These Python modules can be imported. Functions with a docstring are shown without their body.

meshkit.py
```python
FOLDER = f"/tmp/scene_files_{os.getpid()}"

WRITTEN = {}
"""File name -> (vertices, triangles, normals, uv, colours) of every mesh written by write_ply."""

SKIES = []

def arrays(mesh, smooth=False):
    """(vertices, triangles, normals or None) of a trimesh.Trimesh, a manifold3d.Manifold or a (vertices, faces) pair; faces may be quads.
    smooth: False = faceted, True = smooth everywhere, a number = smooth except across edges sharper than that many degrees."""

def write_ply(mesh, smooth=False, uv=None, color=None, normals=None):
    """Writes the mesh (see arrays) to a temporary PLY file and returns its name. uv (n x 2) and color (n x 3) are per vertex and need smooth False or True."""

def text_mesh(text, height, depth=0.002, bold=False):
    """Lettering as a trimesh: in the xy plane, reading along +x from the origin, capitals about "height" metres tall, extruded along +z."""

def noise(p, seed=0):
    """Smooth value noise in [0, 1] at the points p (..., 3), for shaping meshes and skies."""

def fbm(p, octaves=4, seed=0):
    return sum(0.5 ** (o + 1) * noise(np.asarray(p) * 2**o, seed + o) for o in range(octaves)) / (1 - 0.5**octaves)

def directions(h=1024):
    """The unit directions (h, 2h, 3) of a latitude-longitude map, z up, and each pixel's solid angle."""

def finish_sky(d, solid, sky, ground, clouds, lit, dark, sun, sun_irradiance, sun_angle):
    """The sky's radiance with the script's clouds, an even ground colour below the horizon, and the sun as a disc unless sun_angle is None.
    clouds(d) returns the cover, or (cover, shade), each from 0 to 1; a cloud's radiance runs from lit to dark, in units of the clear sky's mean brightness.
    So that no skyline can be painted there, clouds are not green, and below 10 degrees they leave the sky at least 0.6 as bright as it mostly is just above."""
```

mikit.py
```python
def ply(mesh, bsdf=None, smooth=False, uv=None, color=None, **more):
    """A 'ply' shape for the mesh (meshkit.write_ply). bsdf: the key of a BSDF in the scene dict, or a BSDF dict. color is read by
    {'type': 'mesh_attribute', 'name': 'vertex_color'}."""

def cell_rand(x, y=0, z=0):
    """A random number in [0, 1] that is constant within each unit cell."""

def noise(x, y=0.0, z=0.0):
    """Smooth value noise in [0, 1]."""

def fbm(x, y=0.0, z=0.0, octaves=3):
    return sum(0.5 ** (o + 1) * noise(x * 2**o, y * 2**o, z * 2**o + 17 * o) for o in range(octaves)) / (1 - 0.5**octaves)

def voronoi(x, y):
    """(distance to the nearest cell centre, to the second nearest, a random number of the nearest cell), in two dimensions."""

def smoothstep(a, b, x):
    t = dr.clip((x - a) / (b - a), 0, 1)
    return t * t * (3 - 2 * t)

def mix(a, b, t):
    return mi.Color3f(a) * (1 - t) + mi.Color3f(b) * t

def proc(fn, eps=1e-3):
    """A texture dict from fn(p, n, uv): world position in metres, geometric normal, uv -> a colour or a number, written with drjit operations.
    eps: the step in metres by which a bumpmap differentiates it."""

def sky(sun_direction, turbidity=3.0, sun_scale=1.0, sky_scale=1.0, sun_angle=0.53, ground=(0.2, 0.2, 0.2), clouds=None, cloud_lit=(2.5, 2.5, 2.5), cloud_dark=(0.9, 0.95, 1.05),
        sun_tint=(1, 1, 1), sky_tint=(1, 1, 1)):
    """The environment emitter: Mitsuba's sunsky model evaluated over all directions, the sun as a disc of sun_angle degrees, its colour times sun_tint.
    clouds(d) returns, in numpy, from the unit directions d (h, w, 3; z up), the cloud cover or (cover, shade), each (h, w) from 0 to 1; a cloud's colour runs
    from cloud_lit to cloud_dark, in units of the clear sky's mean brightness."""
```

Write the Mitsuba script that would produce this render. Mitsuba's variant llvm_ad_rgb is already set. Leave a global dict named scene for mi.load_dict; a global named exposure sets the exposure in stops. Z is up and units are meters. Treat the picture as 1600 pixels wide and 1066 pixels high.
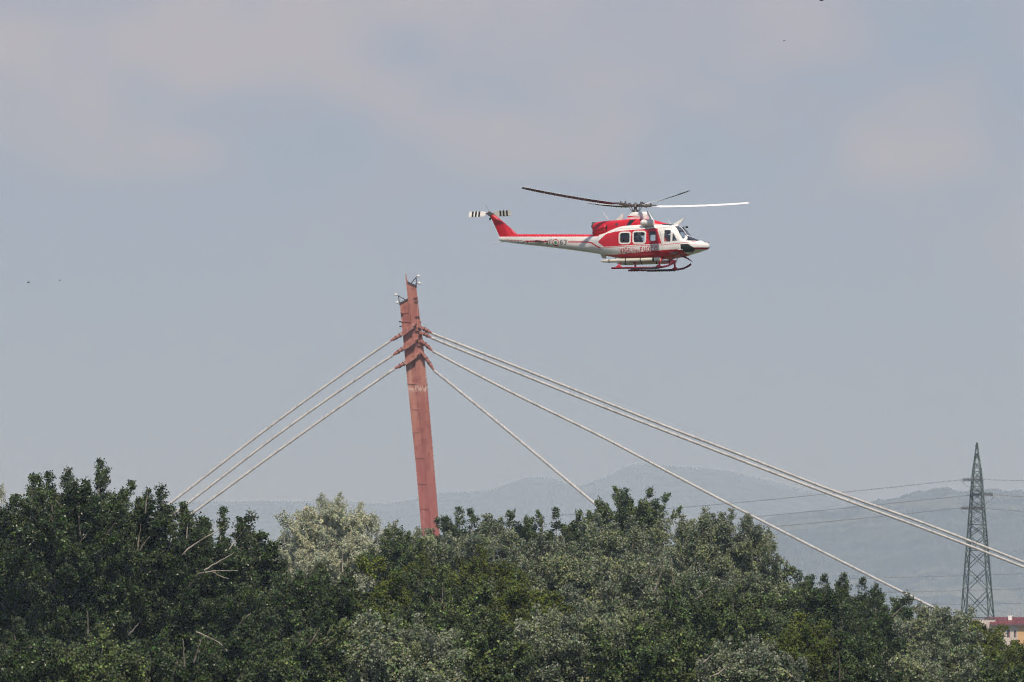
import math
import numpy as np, trimesh, manifold3d as m3, shapely.geometry as sg
import drjit as dr
import mitsuba as mi
import mikit, meshkit
from scipy.interpolate import PchipInterpolator
from mikit import noise, fbm, smoothstep, mix

T = mi.ScalarTransform4f
scene, labels = {}, {}
# ---------------------------------------------------------------- camera, sky, exposure
F = 11441.0                                   # focal length in pixels of the 1600 px wide photograph (a long telephoto)
PITCH = math.atan((1090 - 533) / F)
EYE = np.array([0, 0, 2.0])
FWD = np.array([0, math.cos(PITCH), math.sin(PITCH)])
UPV = np.array([0, -math.sin(PITCH), math.cos(PITCH)])
exposure = 1.6
scene['air'] = {'type': 'homogeneous', 'albedo': {'type': 'rgb', 'value': [0.83, 0.905, 0.985]},
                'sigma_t': {'type': 'rgb', 'value': [7.8e-5, 9.1e-5, 11.2e-5]}}
scene['camera'] = {'type': 'thinlens', 'aperture_radius': 0.03, 'focus_distance': 411.0, 'fov': 2 * math.degrees(math.atan(800 / F)), 'fov_axis': 'x', 'near_clip': 1.0, 'far_clip': 60000.0,
                   'to_world': T().look_at(origin=EYE.tolist(), target=(EYE + FWD * 100).tolist(), up=[0, 0, 1]),
                   'medium': {'type': 'ref', 'id': 'air'}}


def cloud_cover(d):
    az = np.degrees(np.arctan2(d[..., 0], d[..., 1]))
    el = np.degrees(np.arcsin(np.clip(d[..., 2], -1, 1)))
    q = np.stack([az * 0.62 + 27.04, el * 1.25 + 12.66, 0 * az + 30.71], -1)
    puff = np.clip((meshkit.fbm(q, 4, 5) - 0.48) / 0.22, 0, 1) * np.clip((el - 2.6) / 1.6, 0, 1) * np.clip((40 - el) / 15, 0, 1)
    return 0.62 + 0.25 * puff, 1 - puff                # a thin grey veil with paler, pinkish puffs in it


scene['daylight'] = mikit.sky([0.21, -0.74, 1.0], turbidity=3.0, clouds=cloud_cover, cloud_lit=(1.74, 1.50, 1.54), cloud_dark=(0.90, 0.95, 1.17), sky_tint=(0.99, 1.0, 1.09), sun_tint=(0.93, 0.97, 1.08))


def ray(px, py):
    return FWD + (px - 800) / F * np.array([1.0, 0, 0]) + (533 - py) / F * UPV


def P(px, py, y):                              # the point at depth y that the photograph shows at this place
    d = ray(px, py)
    return EYE + d * (y / d[1])


# ---------------------------------------------------------------- materials
def rgb(*c): return {'type': 'rgb', 'value': list(c)}
def tex(fn, eps=1e-3): return mikit.proc(fn, eps)


def paint(name, col, rough=0.35, spec=0.5, metal=0.0, coat=0.0):
    scene[name] = {'type': 'twosided', 'b': {'type': 'principled', 'base_color': col if isinstance(col, dict) else rgb(*col), 'roughness': rough, 'specular': spec, 'metallic': metal, 'clearcoat': coat}}


def C3(c): return mi.Color3f(*c)


def steel_fn(p, n, uv):
    a = fbm(p.x * 0.9, p.y * 0.9, p.z * 0.16, 4)
    b = fbm(p.x * 2.6 + 9, p.y * 2.6, p.z * 1.3, 4)
    streak = noise(p.x * 5.0, p.y * 5.0, p.z * 0.12)
    col = mix((0.31, 0.105, 0.085), (0.42, 0.19, 0.15), smoothstep(0.3, 0.72, a))
    col = mix(col, (0.24, 0.07, 0.062), 0.75 * smoothstep(0.5, 0.75, b))
    col = mix(col, (0.48, 0.29, 0.24), 0.6 * smoothstep(0.66, 0.9, streak))
    low = smoothstep(38.0, 26.0, p.z)
    col = mix(col, (0.34, 0.10, 0.105), 0.55 * low)
    z0 = 40.55
    band = smoothstep(0.7, 0.15, dr.abs(p.z - z0)) * smoothstep(0.48, 0.62, fbm(p.x * 5, 3.0, p.z * 2.2, 3))
    return mix(col, (0.62, 0.47, 0.42), 0.7 * band)


paint('red_steel', tex(steel_fn), 0.6, 0.3)
paint('dark_steel', (0.05, 0.035, 0.04), 0.5)
paint('cable_grey', tex(lambda p, n, uv: mix(mix((0.40, 0.40, 0.40), (0.58, 0.57, 0.56), fbm(p.x * 0.7, p.y, p.z * 0.7, 3)), (0.30, 0.30, 0.30), 0.5 * smoothstep(0.6, 0.8, noise(p.x * 2.6, 1.0, p.z * 0.5)))), 0.55, 0.4)
paint('lamp_white', (0.85, 0.85, 0.85), 0.3)
paint('tower_green', tex(lambda p, n, uv: mix((0.035, 0.06, 0.05), (0.12, 0.16, 0.14), smoothstep(0.45, 0.8, fbm(p.x * 1.5, p.y * 1.5, p.z * 0.6, 3)))), 0.55)
paint('insulator_brown', (0.035, 0.04, 0.035), 0.3)
paint('wire_dark', (0.10, 0.10, 0.11), 0.6)
paint('wall_pink', tex(lambda p, n, uv: mix((0.50, 0.44, 0.41), (0.62, 0.56, 0.52), fbm(p.x * 0.8, p.y, p.z * 0.8, 3))), 0.8)
paint('wall_orange', tex(lambda p, n, uv: mix((0.58, 0.36, 0.17), (0.66, 0.43, 0.22), fbm(p.x * 0.8, p.y, p.z * 0.8, 3))), 0.8)
paint('roof_red', tex(lambda p, n, uv: mix((0.095, 0.016, 0.018), (0.15, 0.03, 0.03), noise(p.x * 1.1, p.y, p.z))), 0.6)
paint('soffit_dark', (0.10, 0.07, 0.07), 0.7)
paint('window_dark', (0.03, 0.035, 0.045), 0.15)
paint('shutter_red', (0.30, 0.09, 0.08), 0.6)
paint('concrete', (0.42, 0.40, 0.38), 0.8)
paint('feather_dark', (0.03, 0.03, 0.035), 0.6)
paint('ground_mat', tex(lambda p, n, uv: mix((0.05, 0.07, 0.03), (0.10, 0.10, 0.055), fbm(p.x * 0.05, p.y * 0.05, 0, 4))), 0.9, 0.1)


def hill_fn(p, n, uv):
    a = fbm(p.x * 0.012, p.y * 0.012, p.z * 0.012, 4)
    f = noise(p.x * 0.0022, p.y * 0.0022, 4.0)
    col = mix((0.020, 0.032, 0.021), (0.042, 0.058, 0.036), smoothstep(0.3, 0.7, a))
    return mix(col, (0.085, 0.092, 0.055), smoothstep(0.55, 0.75, f) * smoothstep(0.45, 0.6, a))


paint('hill_mat', tex(hill_fn), 0.9, 0.1)


def bark(name, c0, c1):
    paint(name, tex(lambda p, n, uv: mix(c0, c1, smoothstep(0.35, 0.7, fbm(p.x * 2.5, p.y * 2.5, p.z * 0.9, 3)))), 0.8, 0.2)


bark('bark_pale', (0.20, 0.17, 0.14), (0.46, 0.42, 0.37))
bark('bark_brown', (0.07, 0.055, 0.045), (0.22, 0.18, 0.14))


# ---------------------------------------------------------------- mesh helpers
def put(key, mesh, mat, smooth=False, **kw):
    base, n = key, 0
    while key in scene or (n == 0 and key + '__' in scene):
        n += 1
        key = f'{base}_{n:03d}'
    scene[key] = mikit.ply(mesh, mat, smooth, **kw)
    return key


def say(key, label, category=None, group=None, kind=None):
    labels[key] = {k: v for k, v in dict(label=label, category=category, group=group, kind=kind).items() if v}


def tm(man):
    m = man.to_mesh()
    return trimesh.Trimesh(np.array(m.vert_properties[:, :3], float), np.array(m.tri_verts), process=False)


def man(mesh):
    return m3.Manifold(m3.Mesh(np.asarray(mesh.vertices, np.float32), np.asarray(mesh.faces, np.uint32)))


def box(lo, hi):
    lo, hi = np.minimum(lo, hi), np.maximum(lo, hi)
    b = trimesh.creation.box(extents=np.array(hi) - lo)
    b.apply_translation((np.array(hi) + lo) / 2)
    return b


def tube(pts, rad, sides=8, cap=True):
    p = np.asarray(pts, float)
    r = np.broadcast_to(np.asarray(rad, float), (len(p),))
    t = np.gradient(p, axis=0)
    t /= np.linalg.norm(t, axis=1, keepdims=True) + 1e-12
    ref = np.array([0, 0, 1.0]) if abs(np.mean(t[:, 2])) < 0.8 else np.array([1.0, 0, 0])
    a = np.cross(t, ref); a /= np.linalg.norm(a, axis=1, keepdims=True) + 1e-12
    b = np.cross(t, a)
    ang = np.arange(sides) * 2 * np.pi / sides
    v = (p[:, None] + r[:, None, None] * (np.cos(ang)[None, :, None] * a[:, None] + np.sin(ang)[None, :, None] * b[:, None])).reshape(-1, 3)
    i, j = np.meshgrid(np.arange(len(p) - 1), np.arange(sides), indexing='ij')
    q = np.stack([i * sides + j, i * sides + (j + 1) % sides, (i + 1) * sides + (j + 1) % sides, (i + 1) * sides + j], -1).reshape(-1, 4)
    f = np.vstack([q[:, [0, 1, 2]], q[:, [0, 2, 3]]])
    if cap:
        n = len(v)
        v = np.vstack([v, p[0], p[-1]])
        k = np.arange(sides); k2 = (k + 1) % sides; e = (len(p) - 1) * sides
        f = np.vstack([f, np.stack([0 * k + n, k2, k], 1), np.stack([0 * k + n + 1, e + k, e + k2], 1)])
    m = trimesh.Trimesh(v, f, process=False)
    return m


def cat(*ms): return trimesh.util.concatenate([m for m in ms])


def hull(*pr):                                 # hull of spheres (centre, radius)
    out = []
    for c, r in pr:
        s = trimesh.creation.icosphere(subdivisions=2, radius=r)
        out.append(np.array(s.vertices) + np.asarray(c))
    return m3.Manifold.hull_points(np.vstack(out).astype(np.float32))


def prism(poly, y0, y1):                       # a polygon in (x, z) made thick along y
    g = poly if isinstance(poly, sg.Polygon) else sg.Polygon(poly)
    m = trimesh.creation.extrude_polygon(g, abs(y1 - y0), engine='earcut')
    v = np.array(m.vertices)
    m.vertices = np.stack([v[:, 0], max(y0, y1) - v[:, 2], v[:, 1]], 1)
    return m


def trace(pts, y): return [tuple(P(a, b, y)[[0, 2]]) for a, b in pts]


# ---------------------------------------------------------------- ground and hills
put('ground', (np.array([[-9000, -2500, 0], [9000, -2500, 0], [9000, 27000, 0], [-9000, 27000, 0.0]]), np.array([[0, 1, 2], [0, 2, 3]])), 'ground_mat')
say('ground', 'flat ground under the trees reaching to the hills', kind='structure')


def ridge(key, y, prof, depth, seed, rough, wl, label):
    px = np.array([a for a, _ in prof], float)
    pz = np.array([P(a, b, y)[2] for a, b in prof])
    fn = PchipInterpolator([P(a, 800, y)[0] for a in px], pz)
    x0, x1 = P(px[0], 800, y)[0], P(px[-1], 800, y)[0]
    nx, ny = 700, 60
    xs, ts = np.linspace(x0, x1, nx), np.linspace(-1, 1, ny)
    X, S = np.meshgrid(xs, ts, indexing='ij')
    Y = y + S * depth
    top = fn(X)
    q = np.stack([X / depth * 2.2, Y / depth * 2.2, 0 * X], -1)
    g = np.clip(1 - np.abs(S) ** 1.35, 0, 1)
    spur = 1 - 0.55 * (1 - g) * meshkit.fbm(q, 4, seed) * 2
    Z = top * g * np.clip(spur, 0.2, 1)
    Z += rough * (meshkit.fbm(np.stack([X / wl, Y / wl, 0 * X], -1), 3, seed + 3) - 0.5) * np.clip(g * 3, 0, 1)
    Z = np.maximum(Z, 0) - 0.5
    v = np.stack([X, Y, Z], -1).reshape(-1, 3)
    i, j = np.meshgrid(np.arange(nx - 1), np.arange(ny - 1), indexing='ij')
    a = i * ny + j
    put(key, (v, np.stack([a, a + ny, a + ny + 1, a + 1], -1).reshape(-1, 4)), 'hill_mat', True)
    say(key, label, kind='structure')


ridge('hills', 22000, [(-500, 800), (-150, 790), (0, 786), (340, 782), (500, 782), (600, 785), (640, 780), (690, 769), (760, 765), (800, 752), (825, 745), (855, 745), (885, 754),
                       (905, 757), (935, 748), (1000, 724), (1060, 728), (1130, 734), (1200, 750), (1290, 772), (1400, 790), (1600, 800), (2100, 810)], 3600, 3, 3, 60, 'pale far ridge fading into the haze')
ridge('hills_001', 13000, [(700, 960), (900, 900), (1050, 850), (1180, 815), (1250, 800), (1310, 795), (1360, 783), (1400, 773), (1430, 767), (1470, 763), (1520, 766), (1560, 764), (1600, 765),
                          (1700, 772), (1900, 780), (2200, 800)], 2400, 8, 14, 22, 'wooded hill with uneven treeline on the right')

# ---------------------------------------------------------------- the bridge: red steel pylon with stay cables
YB = 915.0
FACE = YB - 1.1
BR = 'cable_stayed_bridge'
left_edge = [(625, 475), (629, 520), (633, 560), (637, 600), (641, 640), (650, 730), (658, 822), (685, 1110)]
right_edge = [(650.3, 448), (655, 490), (658, 512), (660.5, 530), (668, 608), (676, 700), (686, 822), (712, 1110)]
seam = [(638.6, 468), (641.8, 504), (645.5, 545), (652, 606), (662, 708), (672, 822), (698, 1110)]
cl = [(637.9, 467.3)] + [(a - 0.45, b) for a, b in seam[1:]]
cr = [(a + 0.45, b) for a, b in seam]
put(BR + '__shaft', prism(trace([left_edge[0]] + left_edge[1:] + cl[::-1], YB), FACE, YB + 1.1), 'red_steel')
put(BR + '__shaft', prism(trace([(636.8, 441.5)] + cr + right_edge[::-1], YB), FACE - 0.12, YB + 1.1), 'red_steel')
put(BR + '__joint_plate', prism(trace([(a - 2.2, b) for a, b in [(639.2, 474)] + seam[1:]] + [(a + 2.2, b) for a, b in [(639.2, 474)] + seam[1:]][::-1], YB), FACE + 0.07, YB + 0.9), 'red_steel')
put(BR + '__spire_plate', prism(trace([(633.6, 430.5), (634.9, 429.2), (635.6, 434), (637.2, 443), (639.6, 475), (641.2, 503), (640.2, 503), (637.6, 470), (635.2, 447)], YB), FACE - 0.22, YB + 0.6), 'red_steel')
# dark slanted roof plates of the two shafts
put(BR + '__top_plate', prism(trace([(624.2, 474.6), (624.2, 477.0), (637.2, 469.4), (637.2, 467.0)], YB), FACE - 0.2, YB + 1.2), 'dark_steel')
put(BR + '__top_plate', prism(trace([(636.7, 440.6), (636.9, 443.4), (650.8, 449.6), (650.8, 447.0)], YB), FACE - 0.3, YB + 1.2), 'dark_steel')
# a belt of joint plates
for (ya, xa, xb) in ((600.5, 636.4, 668.2), (503.5, 626.8, 658.0)):
    put(BR + '__joint_belt', prism(trace([(xa, ya - 0.6), (xa + 0.1, ya + 0.6), (xb + 0.1, ya + 0.9), (xb, ya - 0.3)], YB), FACE - 0.17, YB + 1.15), 'red_steel')
# vertical stiffener bar on the right cell under the belt
put(BR + '__stiffener', prism(trace([(651.2, 603), (656.2, 650), (657.0, 650), (652.0, 603)], YB), FACE - 0.2, FACE), 'red_steel')
# inspection steps: short hoods standing off the face
for px, py, w in ((650.3, 465.2, 6.2), (650.9, 470.6, 6.0), (628.3, 489.3, 5.4), (652.3, 494.3, 6.2), (651.5, 517.2, 6.0), (655.0, 539.6, 6.0)):
    c = P(px, py, FACE)
    put(BR + '__step', box([c[0] - w / 25, FACE - 0.42, c[2] - 0.05], [c[0] + w / 25, FACE, c[2] + 0.05]), 'red_steel')
for px, py in ((624.5, 503.0), (625.2, 510.5)):
    c = P(px, py, YB)
    put(BR + '__step', box([c[0] - 0.1, YB - 0.5, c[2] - 0.07], [c[0] + 0.2, YB - 0.3, c[2] + 0.07]), 'dark_steel')


def oriented_box(a, b, half_h, y0, y1):
    a, b = np.asarray(a, float)[[0, 2]], np.asarray(b, float)[[0, 2]]
    d = (b - a) / np.linalg.norm(b - a)
    n = np.array([-d[1], d[0]]) * half_h
    return prism([tuple(a - n), tuple(b - n), tuple(b + n), tuple(a + n)], y0, y1)


YC = FACE - 0.62
for (ax, ay), (bx, by) in (((628.2, 522.5), (652.0, 504.0)), ((631.0, 544.2), (656.2, 526.2)), ((633.2, 567.5), (658.5, 549.2))):
    a, b = P(ax, ay, YC), P(bx, by, YC)
    d = (b - a) / np.linalg.norm(b - a)
    k = put(BR + '__anchor_beam', cat(oriented_box(a, a + d * 1.65, 0.27, YC - 0.27, YC + 0.27), tube([a + d * 1.5, a + d * 2.25], 0.20, 12), oriented_box(a + d * 0.1, a + d * 2.0, 0.10, YC + 0.2, FACE + 0.05)), 'red_steel', 30)
    for s in (0.5, 1.0, 1.5):
        c = a + d * s
        put(k + '__rib', oriented_box(c - d * 0.04, c + d * 0.04, 0.31, YC - 0.31, YC + 0.26), 'red_steel')


def stay(pts, socket, dy=0.0, r=0.168):
    """A stay through points of the photograph, its socket nearest the pylon; dy: how far its low end swings out of the pylon's plane."""
    px = np.array(pts, float)
    n = len(px)
    f = (px[:, 0] - px[0, 0]) / (px[-1, 0] - px[0, 0])
    fy = PchipInterpolator(f, px[:, 1])
    t = np.linspace(0, 1, 60)
    path = np.array([P(px[0, 0] + (px[-1, 0] - px[0, 0]) * q, fy(q), YC + dy * q) for q in t])
    key = put(BR + '__stay_cable', tube(path, r, 10), 'cable_grey', True)
    a, b = P(*socket, YC), path[0]
    d = (b - a) / np.linalg.norm(b - a)
    L = np.linalg.norm(b - a)
    body = cat(tube([a, a + d * L * 0.12, a + d * L * 0.15, a + d * L * 0.42], [0.20, 0.25, 0.25, 0.22], 12), tube([a + d * L * 0.5, b - d * 0.05], [0.25, r * 0.7], 12),
               tube([a + d * L * 0.42, a + d * L * 0.5], 0.21, 12))
    put(key + '__socket', body, 'red_steel', 30)
    for s, rr in ((0.14, 0.30), (0.46, 0.28)):
        put(key + '__collar', tube([a + d * (L * s - 0.06), a + d * (L * s + 0.06)], rr, 12), 'dark_steel', 30)
    return key


k = stay([(609, 533.4), (430, 660.5), (272, 782), (100, 914)], (627.5, 522.8), 0)
k = stay([(613, 555.6), (450, 667.5), (302, 780), (110, 926)], (630.5, 544.4), 0)
k = stay([(616, 576.4), (460, 686), (316, 791), (120, 936)], (632.8, 567.6), 0)
say(BR, 'cable-stayed bridge with rust red steel pylon and pale stay cables rising behind the trees', 'bridge')
stay([(675, 521.2), (829, 581.8), (941.5, 626.8), (1060, 673.8), (1140.7, 704.5), (1300, 766.4), (1440.7, 816.8), (1600, 879), (1800, 960)], (661, 513.2), 14)
stay([(674, 528), (834.5, 593), (941.5, 635.5), (1060, 681.6), (1300, 773.5), (1440.7, 825), (1600, 886.4), (1800, 967)], (661.5, 520.8), 6)
stay([(676, 548.6), (798, 612.6), (941.5, 683.2), (1060, 746), (1163, 800), (1300, 870), (1440.7, 940.6), (1492, 966), (1560, 999)], (662.2, 536.0), -10)
stay([(678.5, 579.4), (795, 674.4), (916, 776), (1020, 864)], (663.6, 557), -22)
for (xa, ya), (xb, yb) in (((654.5, 509), (662.5, 514.5)), ((655.5, 519), (663, 521.5)), ((657, 531), (663.5, 537)), ((659, 550), (665, 558))):
    put(BR + '__anchor_lug', oriented_box(P(xa, ya, YC), P(xb, yb, YC), 0.17, YC - 0.14, FACE + 0.4), 'red_steel')
for ya in (490.0, 640.5, 676.0, 716.0, 757.0, 796.0):   # plate joints with bolt covers
    sc_ = [np.interp(ya, [q[1] for q in e], [q[0] for q in e]) for e in (left_edge, right_edge)]
    put(BR + '__plate_joint', prism(trace([(sc_[0] + 0.4, ya - 0.35), (sc_[0] + 0.4, ya + 0.35), (sc_[1] - 0.4, ya + 0.5), (sc_[1] - 0.4, ya - 0.2)], YB), FACE - 0.145, FACE), 'red_steel')
# floodlight brackets on both tops
for sgn, pts, lamps in ((1, [(642.0, 443.5), (650.4, 433.2), (650.8, 448)], [(653.8, 431.6), (655.2, 442.8)]), (-1, [(635.0, 469.5), (622.3, 462.2), (624.6, 476)], [(618.6, 460.6), (620.6, 472.6)])):
    q = [P(a, b, YB - 0.4) for a, b in pts]
    mid = (q[1] + q[2]) / 2 + np.array([0, 0, -0.2])
    put(BR + '__lamp_bracket', cat(tube([q[0], q[1]], 0.07, 6), tube([q[1], q[2]], 0.06, 6), tube([(q[0] * 0.45 + q[2] * 0.55), mid], 0.05, 6), *[tube([m_, P(*l_, YB - 0.4)], 0.04, 6) for m_, l_ in zip((q[1], mid), lamps)]), 'dark_steel')
    for l_ in lamps:
        c = P(*l_, YB - 0.4)
        put(BR + '__lamp', tm(hull((c + [0, -0.12, 0], 0.17), (c + [0, 0.15, 0.0], 0.1))), 'lamp_white', True)

# ---------------------------------------------------------------- lattice tower
YT = 1400.0
TW = 'lattice_tower'
cx = P(1527, 900, YT)[0]
apex = P(1526, 691, YT)[2]
zb_, zm_ = P(1527, 965, YT)[2], P(1527, 742, YT)[2]
rb, rm = 3.72, 1.12


def rad_at(z):
    return rm + (rb - rm) * (zm_ - z) / (zm_ - zb_) if z < zm_ else max(0.16, rm * (apex - z) / (apex - zm_) * 1.02)


def corner(k, z):
    a = math.radians(29 + 90 * k + (2 if k % 2 else 0))
    r = rad_at(z)
    return np.array([cx + r * math.cos(a), YT + r * math.sin(a), z])


levels = [P(1527, v, YT)[2] for v in (1098, 1058, 1010, 965, 923, 889, 860, 838, 820, 805, 793, 782, 771, 760, 749, 737, 722, 707, 694)]
for k in range(4):
    put(TW + '__leg', tube([corner(k, z) for z in levels] + [[cx, YT, apex]], [0.17] * 8 + [0.14] * 6 + [0.11] * 5 + [0.07], 6), 'tower_green')
for z0, z1 in zip(levels[:-1], levels[1:]):
    for k in range(4):
        big = z0 < levels[8]
        ms = [tube([corner(k, z0), corner(k + 1, z1)], 0.085 if big else 0.06, 5), tube([corner(k + 1, z0), corner(k, z1)], 0.085 if big else 0.06, 5)]
        if levels.index(z0) in (3, 6, 8, 10, 13, 15):
            ms.append(tube([corner(k, z0), corner(k + 1, z0)], 0.055, 5))
        put(TW + '__brace', cat(*ms), 'tower_green')


def sag(a, b, s, n=40):
    t = np.linspace(0, 1, n)[:, None]
    return a + (b - a) * t - np.array([0, 0, 1.0]) * (4 * s * t * (1 - t))


for i, (py, ax, dy, li, ri) in enumerate(((749.5, 1518.5, -3.2, (1500.5, 750.0), (1538.5, 749.5)), (772, 1536.0, 3.2, (1513.5, 774.0), (1555.0, 773.0)), (794, 1517.5, -3.4, (1498.5, 794.0), (1540, 794.5)))):
    tip = P(ax, py, YT + dy)
    z = tip[2]
    ends = [corner(k, z) for k in ((2, 3) if dy < 0 else (0, 1))]
    put(TW + '__cross_arm', cat(*[tube([e, tip], 0.075, 6) for e in ends], *[tube([e + [0, 0, 0.9], tip], 0.06, 6) for e in ends], tube(ends, 0.06, 6), tube([(ends[0] + tip) / 2, (ends[1] + tip) / 2], 0.05, 6)), 'tower_green')
    l3, r3 = P(*li, YT + dy), P(*ri, YT + dy)
    for e in (l3, r3):
        d = (e - tip) / np.linalg.norm(e - tip)
        L = np.linalg.norm(e - tip)
        n = int(L / 0.17)
        put(TW + '__insulator', cat(tube([tip, e], 0.06, 6), *[tube([tip + d * (0.2 + j * 0.16), tip + d * (0.27 + j * 0.16)], [0.36, 0.3], 8) for j in range(max(2, n - 2))]), 'insulator_brown')
    put(TW + '__jumper_wire', tube(sag(l3, r3, 1.5 if i != 1 else 1.9, 24), 0.035, 5), 'wire_dark')
say(TW, 'dark green steel lattice power tower above the trees on the right', 'power tower')
wires = [(YT - 3.2, [(1500.5, 750.0), (1321, 769), (1065, 793), (860, 806)], 'topmost', 'left'), (YT + 3.2, [(1513.5, 774.0), (1300, 796), (1186, 807), (1000, 822)], 'middle', 'left'),
         (YT - 3.4, [(1498.5, 794), (1300, 814.6), (1186, 825), (1000, 838)], 'lowest', 'left'),
         (YT - 3.2, [(1538.5, 749.5), (1600, 751.2), (1720, 752.0)], 'topmost', 'right'), (YT + 3.2, [(1555, 773.0), (1600, 776.4), (1720, 781)], 'middle', 'right'), (YT - 3.4, [(1540, 794.5), (1600, 799), (1720, 803)], 'lowest', 'right')]
for y, pts, nm, side in wires:
    px = np.array(pts, float)
    u = np.linspace(px[0, 0], px[-1, 0], 40)
    o = np.argsort(px[:, 0])
    fy = PchipInterpolator(px[o, 0], px[o, 1])
    key = put('power_line', tube([P(a, fy(a), y) for a in u], 0.042, 5), 'wire_dark')
    say(key, f'{nm} of the three thin wires leaving the {side} side of the lattice tower', 'power line', 'thin wires strung from the lattice tower')
for (l_, r_, nm) in (((1320, 904.4), (1700, 892.5), 'highest'), ((1360, 926), (1700, 916.5), 'middle'), ((1450, 945.5), (1700, 938.6), 'lowest')):
    a, b = P(*l_, 1650), P(*r_, 1650)
    key = put('power_line', tube(sag(a, b, 0.15), 0.042, 5), 'wire_dark')
    say(key, f'{nm} of three faint wires passing behind the lower half of the lattice tower', 'power line', 'faint wires behind the lattice tower')

# ---------------------------------------------------------------- house on the right
YH = 1300.0
HS = 'house'


def hxz(px, py): return P(px, py, YH)[[0, 2]]


x0, zt = hxz(1556, 978)
x1 = hxz(1690, 978)[0]
outer = sg.box(x0, 0, x1, zt)
holes = []
for (a, b, c, d) in ((1573.0, 984.0, 1578.5, 996.5), (1584.0, 984.5, 1588.2, 996.5), (1602, 984.5, 1608, 996), (1622, 984.5, 1628, 996), (1563, 1006, 1569, 1018), (1584, 1006, 1590, 1018)):
    q0, q1 = hxz(a, d), hxz(c, b)
    holes.append(sg.box(q0[0], q0[1], q1[0], q1[1]))
split = hxz(1590, 990)[0]
for lo, hi, mat in ((x0, split, 'wall_pink'), (split, x1, 'wall_orange')):
    g = sg.box(lo, 0, hi, zt)
    for h_ in holes: g = g.difference(h_)
    put(HS + '__wall', prism(g, YH, YH + 0.35), mat)
put(HS + '__wall', cat(box([x0, YH + 0.35, 0], [x0 + 0.3, YH + 10, zt]), box([x1 - 0.3, YH + 0.35, 0], [x1, YH + 10, zt]), box([x0 + 0.3, YH + 9.7, 0], [x1 - 0.3, YH + 10, zt])), 'wall_pink')
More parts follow.
